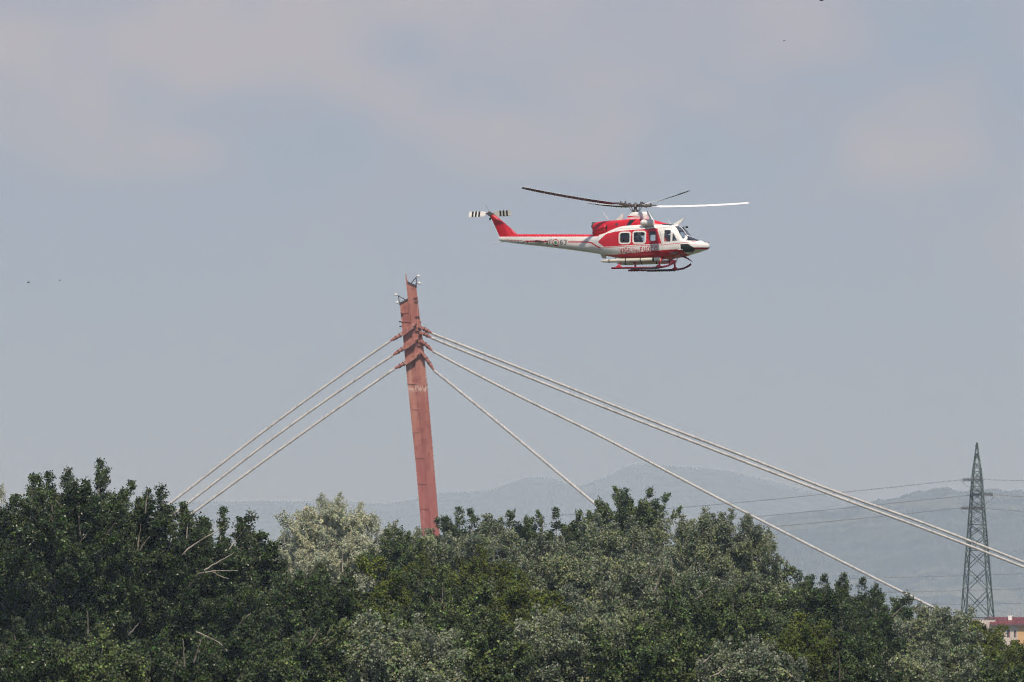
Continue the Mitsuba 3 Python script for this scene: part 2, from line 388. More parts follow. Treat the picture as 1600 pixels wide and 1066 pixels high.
for h_ in holes:
    a, b, c, d = h_.bounds
    k = put(HS + '__window', box([a, YH + 0.22, b], [c, YH + 0.26, d]), 'window_dark')
    put(k + '__frame', cat(box([a, YH + 0.15, b], [a + 0.08, YH + 0.215, d]), box([c - 0.08, YH + 0.15, b], [c, YH + 0.215, d]), box([a + 0.08, YH + 0.15, d - 0.08], [c - 0.08, YH + 0.215, d])), 'concrete')
    put(k + '__shutter', box([c - (c - a) * 0.42, YH + 0.08, b + 0.05], [c - 0.09, YH + 0.14, d - 0.1]), 'shutter_red')
z2 = hxz(1600, 976)[1]
rf = put(HS + '__roof', prism([(x0 - 0.9, zt + 0.02), (x1 + 0.9, zt + 0.02), (x1 + 0.9, zt + 0.22), (x0 - 0.9, zt + 0.22)], YH - 0.9, YH + 10.9), 'soffit_dark')
zr = hxz(1600, 966.5)[1]
slab = trimesh.Trimesh(np.array([[x0 - 1, YH - 1, zt + 0.225], [x1 + 1, YH - 1, zt + 0.225], [x1 + 1, YH + 5, zr + 0.3], [x0 - 1, YH + 5, zr + 0.3], [x1 + 1, YH + 11, zt + 0.225], [x0 - 1, YH + 11, zt + 0.225]]),
                       np.array([[0, 1, 2], [0, 2, 3], [3, 2, 4], [3, 4, 5], [0, 3, 5], [1, 4, 2], [0, 5, 4], [0, 4, 1]]), process=False)
put(rf + '__roof_cover', slab, 'roof_red')
for j in range(28):                              # standing seams
    xs_ = x0 - 0.8 + j * (x1 - x0 + 1.6) / 27
    put(rf + '__seam', tube([[xs_, YH - 1.0, zt + 0.27], [xs_, YH + 5, zr + 0.345]], 0.05, 4), 'roof_red')
c = P(1578, 964, YH + 3)
put(HS + '__chimney', cat(box([c[0] - 0.35, YH + 2.6, zt + 0.5], [c[0] + 0.35, YH + 3.3, c[2] + 0.1]), box([c[0] - 0.45, YH + 2.5, c[2] + 0.1], [c[0] + 0.45, YH + 3.4, c[2] + 0.22])), 'lamp_white')
for px, py in ((1577.5, 953), (1589.5, 944)):
    c = P(px, py, YH + 4)
    put(HS + '__aerial', cat(tube([[c[0], YH + 4, zt + 0.5], c], 0.035, 5), tube([c + [-0.5, 0, -0.1], c + [0.5, 0, -0.1]], 0.025, 4), tube([c + [-0.35, 0, -0.4], c + [0.35, 0, -0.4]], 0.025, 4)), 'concrete')
# flat roofed annexe on its left
ax0, az = hxz(1478, 968); ax1 = hxz(1556, 968)[0] - 0.02
put(HS + '__annexe', box([ax0, YH + 1, 0], [ax1, YH + 9, az]), 'wall_pink')
put(HS + '__parapet', cat(box([hxz(1538, 966)[0], YH + 0.8, az + 0.003], [ax1 - 0.004, YH + 1.2, az + 0.28]), box([ax0, YH + 0.85, az + 0.003], [hxz(1537, 966)[0], YH + 1.1, az + 0.15])), 'soffit_dark')
say(HS, 'low house with red roof and pale walls at the right edge behind trees', 'house')

# ---------------------------------------------------------------- birds
for i, (px, py, y, ang, w, lab) in enumerate(((44.5, 441.3, 620, 10, 0.16, 'tiny dark bird far left of the pylon top, darker of two specks'), (93.2, 438, 900, 25, 0.14, 'tiny faint bird in the grey sky right of the darker bird at far left'),
                                             (1225.3, 63.8, 760, 40, 0.13, 'tiny faint bird in the upper right sky above the helicopter'), (1283.6, 0.8, 420, -50, 0.13, 'small dark bird cut by the top edge of the picture'))):
    c = P(px, py, y)
    body = hull((c + [-w * 0.7, 0, 0], w * 0.16), (c, w * 0.3), (c + [w * 0.6, 0, w * 0.05], w * 0.2), (c + [w * 0.9, 0, w * 0.05], w * 0.05))
    ca, sa = math.cos(math.radians(ang)), math.sin(math.radians(ang))
    wing = lambda s: trimesh.Trimesh(c + np.array([[-.3, 0, 0.02], [.35, 0, 0.02], [.1, s * .9, .35], [-.45, s * 1.5, .25], [-.25, s * .8, .3], [-.3, 0, -0.02], [.35, 0, -0.02], [.1, s * .9, .32], [-.45, s * 1.5, .23], [-.25, s * .8, .27]]) * w,
                                     np.array([[0, 1, 2], [0, 2, 4], [4, 2, 3], [6, 5, 7], [7, 5, 9], [7, 9, 8]]), process=False)
    key = put('bird' if i == 0 else f'bird_{i:03d}', cat(tm(body), wing(1), wing(-1)), 'feather_dark')
    say(key, lab, 'bird', 'tiny dark birds in the sky')
# ---------------------------------------------------------------- helicopter (local axes: x forward, y to its left, z up, origin at the rotor hub)
HE = 'helicopter'
PSI, PN = math.radians(23), math.radians(1.5)
hf = np.array([math.cos(PSI) * math.cos(PN), -math.sin(PSI) * math.cos(PN), -math.sin(PN)])
hl = np.array([math.sin(PSI), math.cos(PSI), 0])
HR = np.stack([hf, hl, np.cross(hf, hl)], 1)
HO = P(993, 322, 411)


def hw(mesh):                                  # local mesh -> world
    m = tm(mesh) if isinstance(mesh, m3.Manifold) else mesh.copy()
    m.vertices = np.array(m.vertices) @ HR.T + HO
    return m


def hput(key, mesh, mat, smooth=False, **kw): return put(HE + '__' + key, hw(mesh), mat, smooth, **kw)


def loc(p):
    q = [p.x - float(HO[0]), p.y - float(HO[1]), p.z - float(HO[2])]
    return [sum(q[i] * float(HR[i, k]) for i in range(3)) for k in range(3)]


def inpoly(x, z, poly):
    odd = mi.Bool(False)
    for (ax, az), (bx, bz) in zip(poly, poly[1:] + poly[:1]):
        if az == bz: continue
        odd = odd ^ (((az > z) != (bz > z)) & (x < (bx - ax) * (z - az) / (bz - az) + ax))
    return odd


RED, WHITE = (0.60, 0.012, 0.030), (0.80, 0.80, 0.80)


def near_line(x, z, pts, half):
    on = mi.Bool(False)
    for (ax, az), (bx, bz) in zip(pts[:-1], pts[1:]):
        dx, dz = bx - ax, bz - az
        t = dr.clip(((x - ax) * dx + (z - az) * dz) / (dx * dx + dz * dz), 0, 1)
        on = on | (dr.square(x - ax - t * dx) + dr.square(z - az - t * dz) < half * half)
    return on


def livery_fn(p, n, uv):
    x, y, z = loc(p)
    red = inpoly(x, z, [(-1.88, -2.09), (-1.36, -1.63), (-0.64, -1.5), (1.56, -1.33), (1.83, -1.33), (2.13, -2.19), (0.6, -2.25), (-0.73, -2.34), (-1.42, -2.36)]) & (dr.abs(y) > 0.5)
    low = -2.80 + dr.maximum(x + 0.77, 0) * 0.084
    red = red | ((z < low) & (x < 3.32) & (x > -2.35))
    red = red | ((z < -2.39 + (x - 3.3) * 0.04) & (z > -2.50 + (x - 3.3) * 0.06) & (x >= 3.32))
    red = red | ((z > -1.755) & (x < -1.9))
    red = red | near_line(x, z, [(-5.15, -2.03), (-6.6, -2.01)], 0.035) | near_line(x, z, [(-6.8, -1.98), (-7.9, -1.93)], 0.014)
    red = red | near_line(x, z, [(-3.85, -2.06), (-2.7, -2.06), (-2.35, -2.12), (-1.95, -2.33), (-1.7, -2.41)], 0.037)
    red = red | near_line(x, z, [(-1.7, -2.43), (0.0, -2.35), (2.2, -2.26), (3.1, -2.15), (3.9, -2.03)], 0.014)
    col = dr.select(red, C3(RED), C3(WHITE))
    arc = -1.68 - 0.30 * dr.square(y / 0.85)
    black = (x > 3.12) & (x < 3.98) & (z > -1.985) & (z < arc) & (dr.abs(y) < 0.92)
    col = dr.select(black, C3((0.012, 0.014, 0.02)), col)
    rr = dr.sqrt(dr.square(x + 4.67) + dr.square(z + 2.09))
    ring = dr.select(rr < 0.085, C3((0.02, 0.22, 0.08)), dr.select(rr < 0.135, C3(WHITE), C3(WHITE)))
    ring = dr.select(rr > 0.15, C3((0.42, 0.02, 0.05)), ring)
    col = dr.select(rr < 0.205, ring, col)
    dirt = fbm(x * 2.2, y * 2.2, z * 3.5, 3)
    soot = smoothstep(-2.6, -4.2, x) * smoothstep(-6.5, -3.5, x) * smoothstep(0.35, 0.7, dirt) * smoothstep(-2.6, -1.8, z)
    col = col * (0.93 + 0.07 * dirt)
    return mix(col, col * C3((0.86, 0.74, 0.55)), 0.45 * soot)


paint('livery', tex(livery_fn), 0.28, 0.5, coat=0.5)
paint('heli_red', tex(lambda p, n, uv: C3(RED) * (0.9 + 0.1 * fbm(p.x * 3, p.y * 3, p.z * 3, 3))), 0.3, 0.5, coat=0.4)
paint('skid_red', (0.20, 0.010, 0.028), 0.4)
paint('strut_red', (0.50, 0.016, 0.04), 0.4)
paint('heli_white', (0.80, 0.79, 0.77), 0.3, coat=0.3)
paint('lining', (0.06, 0.062, 0.07), 0.8, 0.2)
paint('blade_black', (0.022, 0.020, 0.022), 0.4)
paint('blade_white', (0.86, 0.86, 0.86), 0.25)
paint('hub_metal', (0.10, 0.095, 0.09), 0.45, metal=0.3)
paint('black_gloss', (0.012, 0.016, 0.018), 0.1, 0.7)
paint('text_red', (0.50, 0.04, 0.06), 0.5)
paint('text_dark', (0.05, 0.05, 0.06), 0.5)
paint('float_cloth', (0.62, 0.60, 0.52), 0.75)
paint('seat_red', (0.55, 0.03, 0.035), 0.7)
scene['canopy_glass'] = {'type': 'thindielectric', 'int_ior': 1.5, 'specular_transmittance': rgb(0.86, 0.90, 0.92)}

ST = np.array([  # x, half width, bottom, top, exponent
    (-8.25, 0.10, -1.99, -1.73, 2.2), (-7.3, 0.19, -2.12, -1.60, 2.3), (-5.2, 0.34, -2.33, -1.60, 2.4), (-3.95, 0.42, -2.47, -1.60, 2.5), (-2.7, 0.52, -2.63, -1.61, 2.6), (-2.2, 0.72, -2.70, -1.60, 2.7),
    (-1.6, 1.00, -2.83, -1.50, 3.0), (-1.0, 1.17, -2.93, -1.28, 3.4), (-0.4, 1.25, -2.99, -1.13, 3.8), (0.6, 1.28, -3.0, -1.07, 4.0), (1.8, 1.27, -2.98, -1.06, 4.0), (2.3, 1.22, -2.94, -1.06, 3.9),
    (2.62, 1.15, -2.88, -1.10, 3.6), (2.8, 1.11, -2.85, -1.20, 3.4), (3.0, 1.06, -2.81, -1.42, 3.2), (3.2, 0.99, -2.76, -1.66, 3.0), (3.45, 0.90, -2.69, -1.78, 2.8), (3.8, 0.74, -2.60, -1.89, 2.6),
    (4.15, 0.53, -2.51, -1.99, 2.4), (4.38, 0.33, -2.44, -2.07, 2.2), (4.50, 0.15, -2.36, -2.17, 2.0)])
ks = [PchipInterpolator(ST[:, 0], ST[:, i]) for i in range(1, 5)]


def section(x): return [float(k(x)) for k in ks]


def loft(off=0.0, x0=-8.25, x1=4.50, nx=120, nr=72, fn=section):
    xs = np.linspace(x0, x1, nx)
    th = (np.arange(nr) + 0.5) / nr * 2 * np.pi
    v = []
    for x in xs:
        w, zb, zt, e = fn(x)
        c, s = np.cos(th), np.sin(th)
        w, h = max(w + off, 0.02), max((zt - zb) / 2 + off, 0.02)
        v.append(np.stack([0 * th + x, w * np.sign(c) * np.abs(c) ** (2 / e), (zt + zb) / 2 + h * np.sign(s) * np.abs(s) ** (2 / e)], 1))
    v = np.vstack(v)
    i, j = np.meshgrid(np.arange(nx - 1), np.arange(nr), indexing='ij')
    j2 = (j + 1) % nr
    q = np.stack([i * nr + j, (i + 1) * nr + j, (i + 1) * nr + j2, i * nr + j2], -1).reshape(-1, 4)
    f = np.vstack([q[:, [0, 2, 1]], q[:, [0, 3, 2]]])
    n = len(v)
    v = np.vstack([v, v[:nr].mean(0), v[-nr:].mean(0)])
    k = np.arange(nr); k2 = (k + 1) % nr; e = (nx - 1) * nr
    f = np.vstack([f, np.stack([0 * k + n, k2, k], 1), np.stack([0 * k + n + 1, e + k, e + k2], 1)])
    m = trimesh.Trimesh(v, f, process=False)
    if m.volume < 0: m.invert()
    return man(m)


def side_y(x, z, off=0.0):
    w, zb, zt, e = section(x)
    q = min(abs((z - (zt + zb) / 2) / ((zt - zb) / 2)), 0.98)
    return (w + off) * (1 - q ** e) ** (1 / e)


def xprism(poly, y0, y1): return man(prism(poly, y0, y1))


def rrect(x0, z0, x1, z1, r):
    return sg.box(x0 + r, z0 + r, x1 - r, z1 - r).buffer(r, quad_segs=4)


shell = loft() - loft(-0.055, -1.35, 3.3, 70)
FARY, NEARY = (0.35, 2.2), (-2.2, -0.35)
w1, w2 = rrect(-0.38, -2.14, 0.21, -1.60, 0.09), rrect(0.46, -2.12, 1.12, -1.55, 0.09)
w3 = rrect(1.41, -2.03, 1.76, -1.50, 0.05)
dw = rrect(2.27, -2.07, 2.62, -1.42, 0.04)
qw = sg.Polygon([(2.74, -1.56), (3.0, -2.01), (2.72, -2.03)])
front = man(trimesh.creation.box(extents=[0.01] * 3))
wsy = [(-0.05, -1.63), (-0.4, -1.68), (-0.87, -1.90), (-0.82, -1.55), (-0.70, -1.17), (-0.05, -1.13)]


def yz_prism(pts, x0, x1):
    m = trimesh.creation.extrude_polygon(sg.Polygon(pts), x1 - x0, engine='earcut')
    v = np.array(m.vertices)
    m.vertices = np.stack([v[:, 2] + x0, v[:, 0], v[:, 1]], 1)
    if m.volume < 0: m.invert()
    return man(m)


ws = [yz_prism([(s * a, b) for a, b in wsy], 2.45, 3.46) for s in (1, -1)]
cuts = [xprism(w, *NEARY) for w in (w1, w2, w3, dw, qw)] + [xprism(w, *FARY) for w in (w1, w2, w3, dw, qw)] + ws
body = shell
for c in cuts: body = body - c
cab = sg.Polygon([(-0.56, -2.33), (-0.56, -1.36), (1.30, -1.30), (1.86, -1.33), (2.14, -2.18), (2.14, -2.68), (-0.56, -2.74)])
crew = sg.Polygon([(2.2, -2.60), (2.2, -2.2), (1.93, -1.30), (2.60, -1.26), (3.08, -2.05), (3.08, -2.52)])
cabp, crewp = cab.buffer(-0.012), crew.buffer(-0.012)


def split_in(m, key, smooth=40):
    """Outer skin and inner lining are two parts."""
    t = tm(m)
    c = t.triangles_center
    inside = np.zeros(len(c), bool)
    for i, (x, y, z) in enumerate(c):
        if -1.36 < x < 3.31:
            w, zb, zt, e = section(x)
            q = (abs(y) / (w - 0.03)) ** e + (abs(z - (zt + zb) / 2) / ((zt - zb) / 2 - 0.03)) ** e
            inside[i] = q < 1
    k = hput(key, t.submesh([np.where(~inside)[0]], append=True), 'livery', smooth)
    hput(key.split('__')[-1] if False else key + '__lining', t.submesh([np.where(inside)[0]], append=True), 'lining', smooth)
    return k


doors = {}
for s, yr in ((-1, NEARY), (1, FARY)):
    for nm, g, gp in (('cabin_door', cab, cabp), ('crew_door', crew, crewp)):
        doors[(nm, s)] = body ^ xprism(gp, *yr)
for s, yr in ((-1, NEARY), (1, FARY)):
    for g in (cab, crew): body = body - xprism(g, *yr)
split_in(body, 'fuselage')
o8, o16, om = loft(0.012), loft(0.024), loft(-0.02)
pane_l = loft(-0.028)
for s, yr in ((-1, NEARY), (1, FARY)):
    kd = split_in(doors[('cabin_door', s)], 'cabin_door')[len(HE) + 2:]
    kc = split_in(doors[('crew_door', s)], 'crew_door')[len(HE) + 2:]
    for w, k, fr in ((w1, kd, 1), (w2, kd, 1), (w3, kd, 0), (dw, kc, 0), (qw, kc, 0)):
        hput(k + '__window', (om - pane_l) ^ xprism(w.buffer(0.004), *yr), 'canopy_glass')
        if fr: hput(k + '__window_frame', (o16 - om) ^ (xprism(w.buffer(0.085), *yr) - xprism(w, *yr)), 'heli_white', 40)
for q in ws:
    hput('windshield', (om - pane_l) ^ q, 'canopy_glass')
chin = sg.Polygon([(3.17, -2.20), (3.58, -2.185), (3.74, -2.30), (3.92, -2.42), (3.82, -2.55), (3.62, -2.64), (3.36, -2.63), (3.2, -2.55)])
for yr in ((-2, -0.1), (0.1, 2)):
    hput('chin_window', (o8 - om) ^ xprism(chin, *yr), 'black_gloss', 40)
for yr in ((-0.85, -0.30), (0.30, 0.85)):
    hput('roof_window', (o16 - om) ^ (man(box([1.98, yr[0], -1.4], [2.5, yr[1], -0.9]))), 'black_gloss', 40)
# wiper
hput('wiper', tube([[3.28, -0.35, -1.70], [3.02, -0.5, -1.36]], 0.014, 5), 'blade_black')
# interior: floor, seats
hput('cabin_floor', box([-1.0, -1.0, -2.72], [3.0, 1.0, -2.66]), 'lining')
hput('bulkhead', box([-0.98, -0.9, -2.66], [-0.92, 0.9, -1.5]), 'lining')
hput('instrument_panel', cat(box([2.86, -0.75, -2.1], [3.1, 0.75, -1.86]), box([2.84, -0.8, -1.86], [3.14, 0.8, -1.82])), 'lining')
for y in (-0.55, 0.55):
    st = [hull(((2.0, y + a, -2.36), 0.06), ((2.42, y + a, -2.34), 0.06)) for a in (-0.2, 0.2)]
    hput('pilot_seat', tm(m3.Manifold.batch_hull(st) + m3.Manifold.batch_hull([hull(((1.98, y + a, -2.36), 0.06), ((1.86, y + a * 0.8, -1.66), 0.05)) for a in (-0.2, 0.2)])), 'lining', 40)
for x, y in ((0.35, -0.45), (-0.55, -0.55), (0.35, 0.45), (-0.55, 0.55)):
    st = m3.Manifold.batch_hull([hull(((x - 0.05, y + a, -2.36), 0.06), ((x + 0.4, y + a, -2.34), 0.06)) for a in (-0.2, 0.2)])
    bk = m3.Manifold.batch_hull([hull(((x - 0.07, y + a, -2.36), 0.06), ((x - 0.17, y + a * 0.85, -1.80), 0.05)) for a in (-0.2, 0.2)])
    hput('cabin_seat', tm(st + bk), 'seat_red', 40)


# engine cowling
def mk(stations):
    s = np.array(stations)
    q = [PchipInterpolator(s[:, 0], s[:, i]) for i in range(1, 5)]
    return lambda x: [float(k(x)) for k in q]


COWL = mk([(-2.36, 0.56, -1.80, -0.97, 3.2), (-2.1, 0.66, -1.80, -0.90, 3.2), (-1.2, 0.80, -1.80, -0.82, 3.2), (-0.2, 0.84, -1.75, -0.75, 3.2), (0.75, 0.80, -1.6, -0.72, 3.0),
                                         (1.2, 0.66, -1.5, -0.80, 2.8), (1.8, 0.46, -1.4, -0.96, 2.6), (2.35, 0.22, -1.3, -1.05, 2.4)])
cowl = loft(0, -2.36, 2.35, 70, 64, COWL)
cowl = cowl - loft(0.004, -2.3, 2.4, 90)
hput('engine_cowling', cowl, 'heli_red', 35)
for s in (-1, 1):
    hput('exhaust', cat(tube([[-2.2, s * 0.30, -1.13], [-2.46, s * 0.32, -1.12]], [0.19, 0.20], 16), ), 'hub_metal', 40)
    hput('intake_slot', (loft(0.014, -2.3, 2.3, 70, 64, COWL) - loft(-0.02, -2.34, 2.34, 70, 64, COWL)) ^ xprism([(-0.18, -1.17), (-0.02, -0.82), (0.30, -0.80), (0.02, -1.17)], s * 0.5, s * 1.2), 'black_gloss', 40)
    hput('cooling_scoop', tm(hull(((-1.55, s * 0.72, -1.25), 0.17), ((-2.1, s * 0.62, -1.42), 0.06))), 'heli_red', True)
    hput('cooling_slot', tube([[-1.42, s * 0.79, -1.25], [-1.375, s * 0.79, -1.25]], 0.12, 12), 'blade_black')
    hput('inspection_cap', tube([[-0.78, s * 0.80, -1.08], [-0.78, s * 0.87, -1.08]], 0.07, 12), 'hub_metal')
# panel joints of the cowling
for x in (-1.75, -0.95, 0.9):
    pass
# mast fairing, mast, swashplate, hub
fair = loft(0, -0.52, 0.80, 34, 48, mk([(-0.52, 0.20, -0.95, -0.72, 2.6), (-0.3, 0.30, -0.95, -0.48, 2.8), (-0.1, 0.34, -0.95, -0.36, 3.0), (0.4, 0.36, -0.95, -0.32, 3.2), (0.7, 0.33, -0.95, -0.33, 3.4), (0.80, 0.30, -0.95, -0.36, 3.4)]))
paint('fairing_paint', tex(lambda p, n, uv: dr.select((lambda q: (q[2] < -0.57 - 0.07 * (q[0] + 0.4)) & (q[2] > -0.66) & (q[0] < 0.62))(loc(p)), C3(RED), C3(WHITE))), 0.3, coat=0.3)
hput('mast_fairing', fair, 'fairing_paint', 40)
hput('rotor_mast', cat(tube([[0, 0, -0.5], [0, 0, -0.06]], 0.085, 14), tube([[0, 0, -0.34], [0, 0, -0.22]], [0.19, 0.15], 14)), 'hub_metal', 40)
# blades: directions fixed in the world, then taken into the local frame
wdir = []
for ax, ay, rise in ((6.44, 2.84, 0.29), (-6.24, -2.85, 0.74), (2.84, -6.44, 0.31), (-2.72, 6.44, 0.54)):
    d = np.array([ax, ay, rise + 0.02])
    wdir.append(HR.T @ (d / np.linalg.norm(d)))
up = np.array([0, 0, 1.0])
hubm = [tube([[0, 0, -0.06], [0, 0, 0.12]], [0.2, 0.13], 16), tube([[0, 0, 0.1], [0, 0, 0.2]], [0.08, 0.05], 12)]
for d in wdir:
    hubm.append(tube([d * 0.1, d * 0.55], [0.07, 0.06], 8))
hput('rotor_hub', cat(*hubm), 'hub_metal', 40)
blk = []
PITCHB = math.radians(17)
for i, d in enumerate(wdir):
    lead = np.cross(up, d); lead /= np.linalg.norm(lead)      # anticlockwise seen from above
    nrm = np.cross(d, lead)
    n = 26
    rs = np.linspace(0.95, 7.04, n)
    prof = np.array([(0.30, 0.0), (0.22, 0.035), (0.05, 0.05), (-0.3, 0.022), (-0.70, 0.004), (-0.70, -0.004), (-0.3, -0.012), (0.05, -0.025), (0.22, -0.022)]) * [0.40, 0.55]
    top, bot = [], []
    V = []
    for r in rs:
        tw = PITCHB - math.radians(5) * (r / 7.04)
        ch = 0.30 if r < 1.2 else (0.95 if r < 6.7 else 0.95 - (r - 6.7) * 0.8)
        ca, sa = math.cos(tw), math.sin(tw)
        bend = nrm * (0.045 * ((r / 7.04) ** 2) * 1.5 - 0.06 * (r / 7.04) * (1 - r / 7.04) * 4)
        for a, b in prof * [ch, 1.0]:
            V.append(d * r + bend + lead * (a * ca - b * sa) + nrm * (a * sa + b * ca))
    V = np.array(V)
    k = len(prof)
    def strip(cols, caps):
        f = []
        for s_ in range(n - 1):
            for j in cols:
                j2 = (j + 1) % k
                f += [[s_ * k + j, s_ * k + j2, (s_ + 1) * k + j2], [s_ * k + j, (s_ + 1) * k + j2, (s_ + 1) * k + j]]
        if caps:
            for e, fl in ((0, 1), (n - 1, 0)):
                for j in range(1, k - 1):
                    t_ = [e * k, e * k + j, e * k + j + 1]
                    f.append(t_[::-1] if fl else t_)
        m = trimesh.Trimesh(V, np.array(f), process=True)
        return m
    key = 'main_rotor_blade'
    kk = hput(key, strip([4, 5, 6, 7, 8], True), 'blade_black', 50)
    hput(kk[len(HE) + 2:] + '__upper_skin', strip([0, 1, 2, 3], False), 'blade_white', 50)
    # root grip with bolts and a damper, pitch link
    hput(kk[len(HE) + 2:] + '__grip', cat(tube([d * 0.5, d * 0.8, d * 1.35], [0.07, 0.08, 0.04], 8), tube([d * 0.7 + lead * 0.1 + nrm * -0.1, d * 0.7 + lead * 0.1 + nrm * 0.16], 0.05, 6), tube([d * 0.9 - lead * 0.08 + nrm * -0.08, d * 0.9 - lead * 0.08 + nrm * 0.14], 0.045, 6)), 'hub_metal', 40)
    a = d * 0.42 + lead * 0.25
    blk.append(tube([a, np.array([a[0] * 0.55, a[1] * 0.55, -0.30])], 0.022, 6))
for b in blk: hput('pitch_link', b, 'hub_metal')
# hoist
hput('rescue_hoist', tm(m3.Manifold.batch_hull([hull(((0.98, -1.15, -1.02), 0.19), ((1.42, -1.15, -1.0), 0.20))]) + hull(((1.4, -1.15, -0.96), 0.17), ((1.5, -1.12, -1.1), 0.12))), 'heli_white', True)
hput('hoist_arm', tm(hull(((1.42, -0.95, -0.92), 0.12), ((1.28, -0.88, -0.70), 0.09), ((1.05, -0.80, -0.36), 0.035))), 'heli_white', True)
hput('hoist_hook', cat(tube([[1.14, -1.22, -1.15], [1.14, -1.22, -1.34]], 0.018, 6), tube([[1.14, -1.22, -1.30], [1.15, -1.22, -1.42], [1.13, -1.22, -1.46]], [0.03, 0.045, 0.02], 8)), 'hub_metal')
# roof strake, wire cutters, antennas
def blade_fin(poly, y, th): return xprism(poly, y - th / 2, y + th / 2)
hput('roof_fin', blade_fin([(-0.98, -0.84), (-0.62, -0.50), (-0.50, -0.46), (-0.58, -0.80)], -0.5, 0.06), 'heli_white')
hput('upper_wire_cutter', blade_fin([(2.13, -1.09), (2.40, -0.98), (2.90, -0.67), (2.97, -0.69), (2.80, -0.90), (2.62, -1.06), (2.45, -1.10)], 0.0, 0.07), 'heli_white')
hput('lower_wire_cutter', blade_fin([(2.55, -2.86), (2.95, -2.74), (3.25, -2.92), (3.56, -3.16), (3.18, -2.97), (2.9, -2.86)], 0.0, 0.08), 'skid_red')
hput('antenna', tube([[-1.62, 0, -0.80], [-1.98, 0, -0.33]], [0.02, 0.008], 6), 'heli_white')
hput('antenna', tube([[2.2, 0, -1.06], [1.95, 0, -0.75]], [0.02, 0.008], 6), 'heli_white')
hput('antenna', tube([[-8.86, 0, -0.45], [-9.22, 0, 0.12]], [0.012, 0.007], 6), 'hub_metal')
hput('nose_probe', tube([[4.1, -0.2, -2.02], [4.62, -0.2, -2.04]], 0.014, 6), 'blade_black')
hput('nose_probe', tube([[4.2, 0.25, -2.0], [4.5, 0.25, -1.98]], 0.012, 6), 'heli_white')
hput('belly_antenna', blade_fin([(-2.05, -2.72), (-1.72, -2.76), (-1.72, -2.98), (-1.95, -2.94)], 0.0, 0.05), 'float_cloth')
hput('cabin_light', cat(tube([[2.88, 0.5, -1.15], [3.0, 0.5, -1.17]], 0.055, 8), tube([[2.62, 0.5, -1.15], [2.9, 0.5, -1.155]], 0.02, 6)), 'blade_black')
hput('landing_light', tube([[3.0, -0.45, -2.72], [3.0, -0.45, -2.84]], 0.07, 8), 'hub_metal')
hput('door_handle', box([3.02, -side_y(3.1, -2.5) - 0.03, -2.53], [3.28, -side_y(3.1, -2.5) + 0.04, -2.49]), 'heli_white')
for x in (-0.95, -0.35, 0.2, 2.55, 2.8):
    hput('belly_antenna', tube([[x, -0.5, -2.9], [x, -0.5, -3.07]], 0.022, 5), 'blade_black')
# skids, cross tubes, floats
for s in (-1, 1):
    hput('skid', tube([[-0.85, s * 1.25, -3.57], [1.5, s * 1.25, -3.54], [2.1, s * 1.25, -3.515], [2.5, s * 1.25, -3.44], [2.75, s * 1.25, -3.33], [2.94, s * 1.25, -3.2]], [0.055] * 5 + [0.06], 10), 'skid_red', 40)
    hput('skid_shoe', tube([[0.3, s * 1.25, -3.585], [2.0, s * 1.25, -3.545]], 0.062, 10), 'dark_steel', 40)
    hput('float_bag', tube([[-1.52, s * 1.22, -3.19], [-1.35, s * 1.22, -3.18], [-0.9, s * 1.22, -3.165], [1.9, s * 1.22, -3.07], [2.05, s * 1.22, -3.06]], [0.03, 0.075, 0.105, 0.105, 0.09], 14), 'float_cloth', 40)
    for x in (-1.0, 0.0, 0.9):
        z = -3.165 + (x + 0.9) * 0.034
        hput('float_strap', tube([[x - 0.03, s * 1.22, z], [x + 0.03, s * 1.22, z]], 0.110, 14), 'dark_steel', 40)
    hput('float_cap', tube([[1.62, s * 1.22, -3.08], [1.72, s * 1.22, -3.076]], 0.118, 14), 'blade_black', 40)
for x, zz in ((-0.4, 0), (2.0, 0.03)):
    for s in (-1, 1):
        hput('cross_tube', tube([[x, 0, -2.95], [x, s * 0.55, -2.97], [x, s * 0.95, -3.06], [x, s * 1.13, -3.22], [x, s * 1.25, -3.55 + zz]], [0.055, 0.055, 0.055, 0.055, 0.05], 10), 'strut_red', 40)
        hput('skid_saddle', tm(hull(((x - 0.16, s * 1.25, -3.52 + zz), 0.05), ((x + 0.12, s * 1.25, -3.52 + zz), 0.05), ((x, s * 1.24, -3.42 + zz), 0.05))), 'strut_red', 40)
hput('step', tube([[2.3, -1.25, -3.30], [3.05, -1.2, -3.12]], 0.025, 6), 'skid_red')
# tail: fin, stabilisers, tail rotor, stinger
fin_poly = [(-8.21, -1.80), (-8.93, -0.82), (-8.90, -0.72), (-8.72, -0.50), (-8.6, -0.52), (-7.40, -1.42), (-7.15, -1.62), (-7.3, -1.80)]
fm = man(prism(fin_poly, -0.5, 0.5)) ^ (m3.Manifold.hull_points(np.array([[-8.95, -0.03, -0.4], [-8.95, 0.03, -0.4], [-8.2, -0.03, -1.85], [-8.2, 0.03, -1.85], [-8.3, -0.12, -0.4], [-8.3, 0.12, -0.4], [-7.6, -0.14, -1.85], [-7.6, 0.14, -1.85],
                                                                    [-7.1, -0.05, -1.85], [-7.1, 0.05, -1.85], [-8.2, -0.05, -0.4], [-8.2, 0.05, -0.4]], np.float32)))
hput('tail_fin', fm, 'heli_red')
hput('gearbox_fairing', tm(hull(((-8.78, -0.02, -0.52), 0.13), ((-8.62, -0.02, -0.70), 0.12), ((-7.55, 0, -1.50), 0.06), ((-7.3, 0, -1.60), 0.08))), 'heli_red', True)
hput('fin_strobe', tube([[-8.86, 0, -0.66], [-8.90, 0, -0.80]], 0.05, 6), 'blade_black')
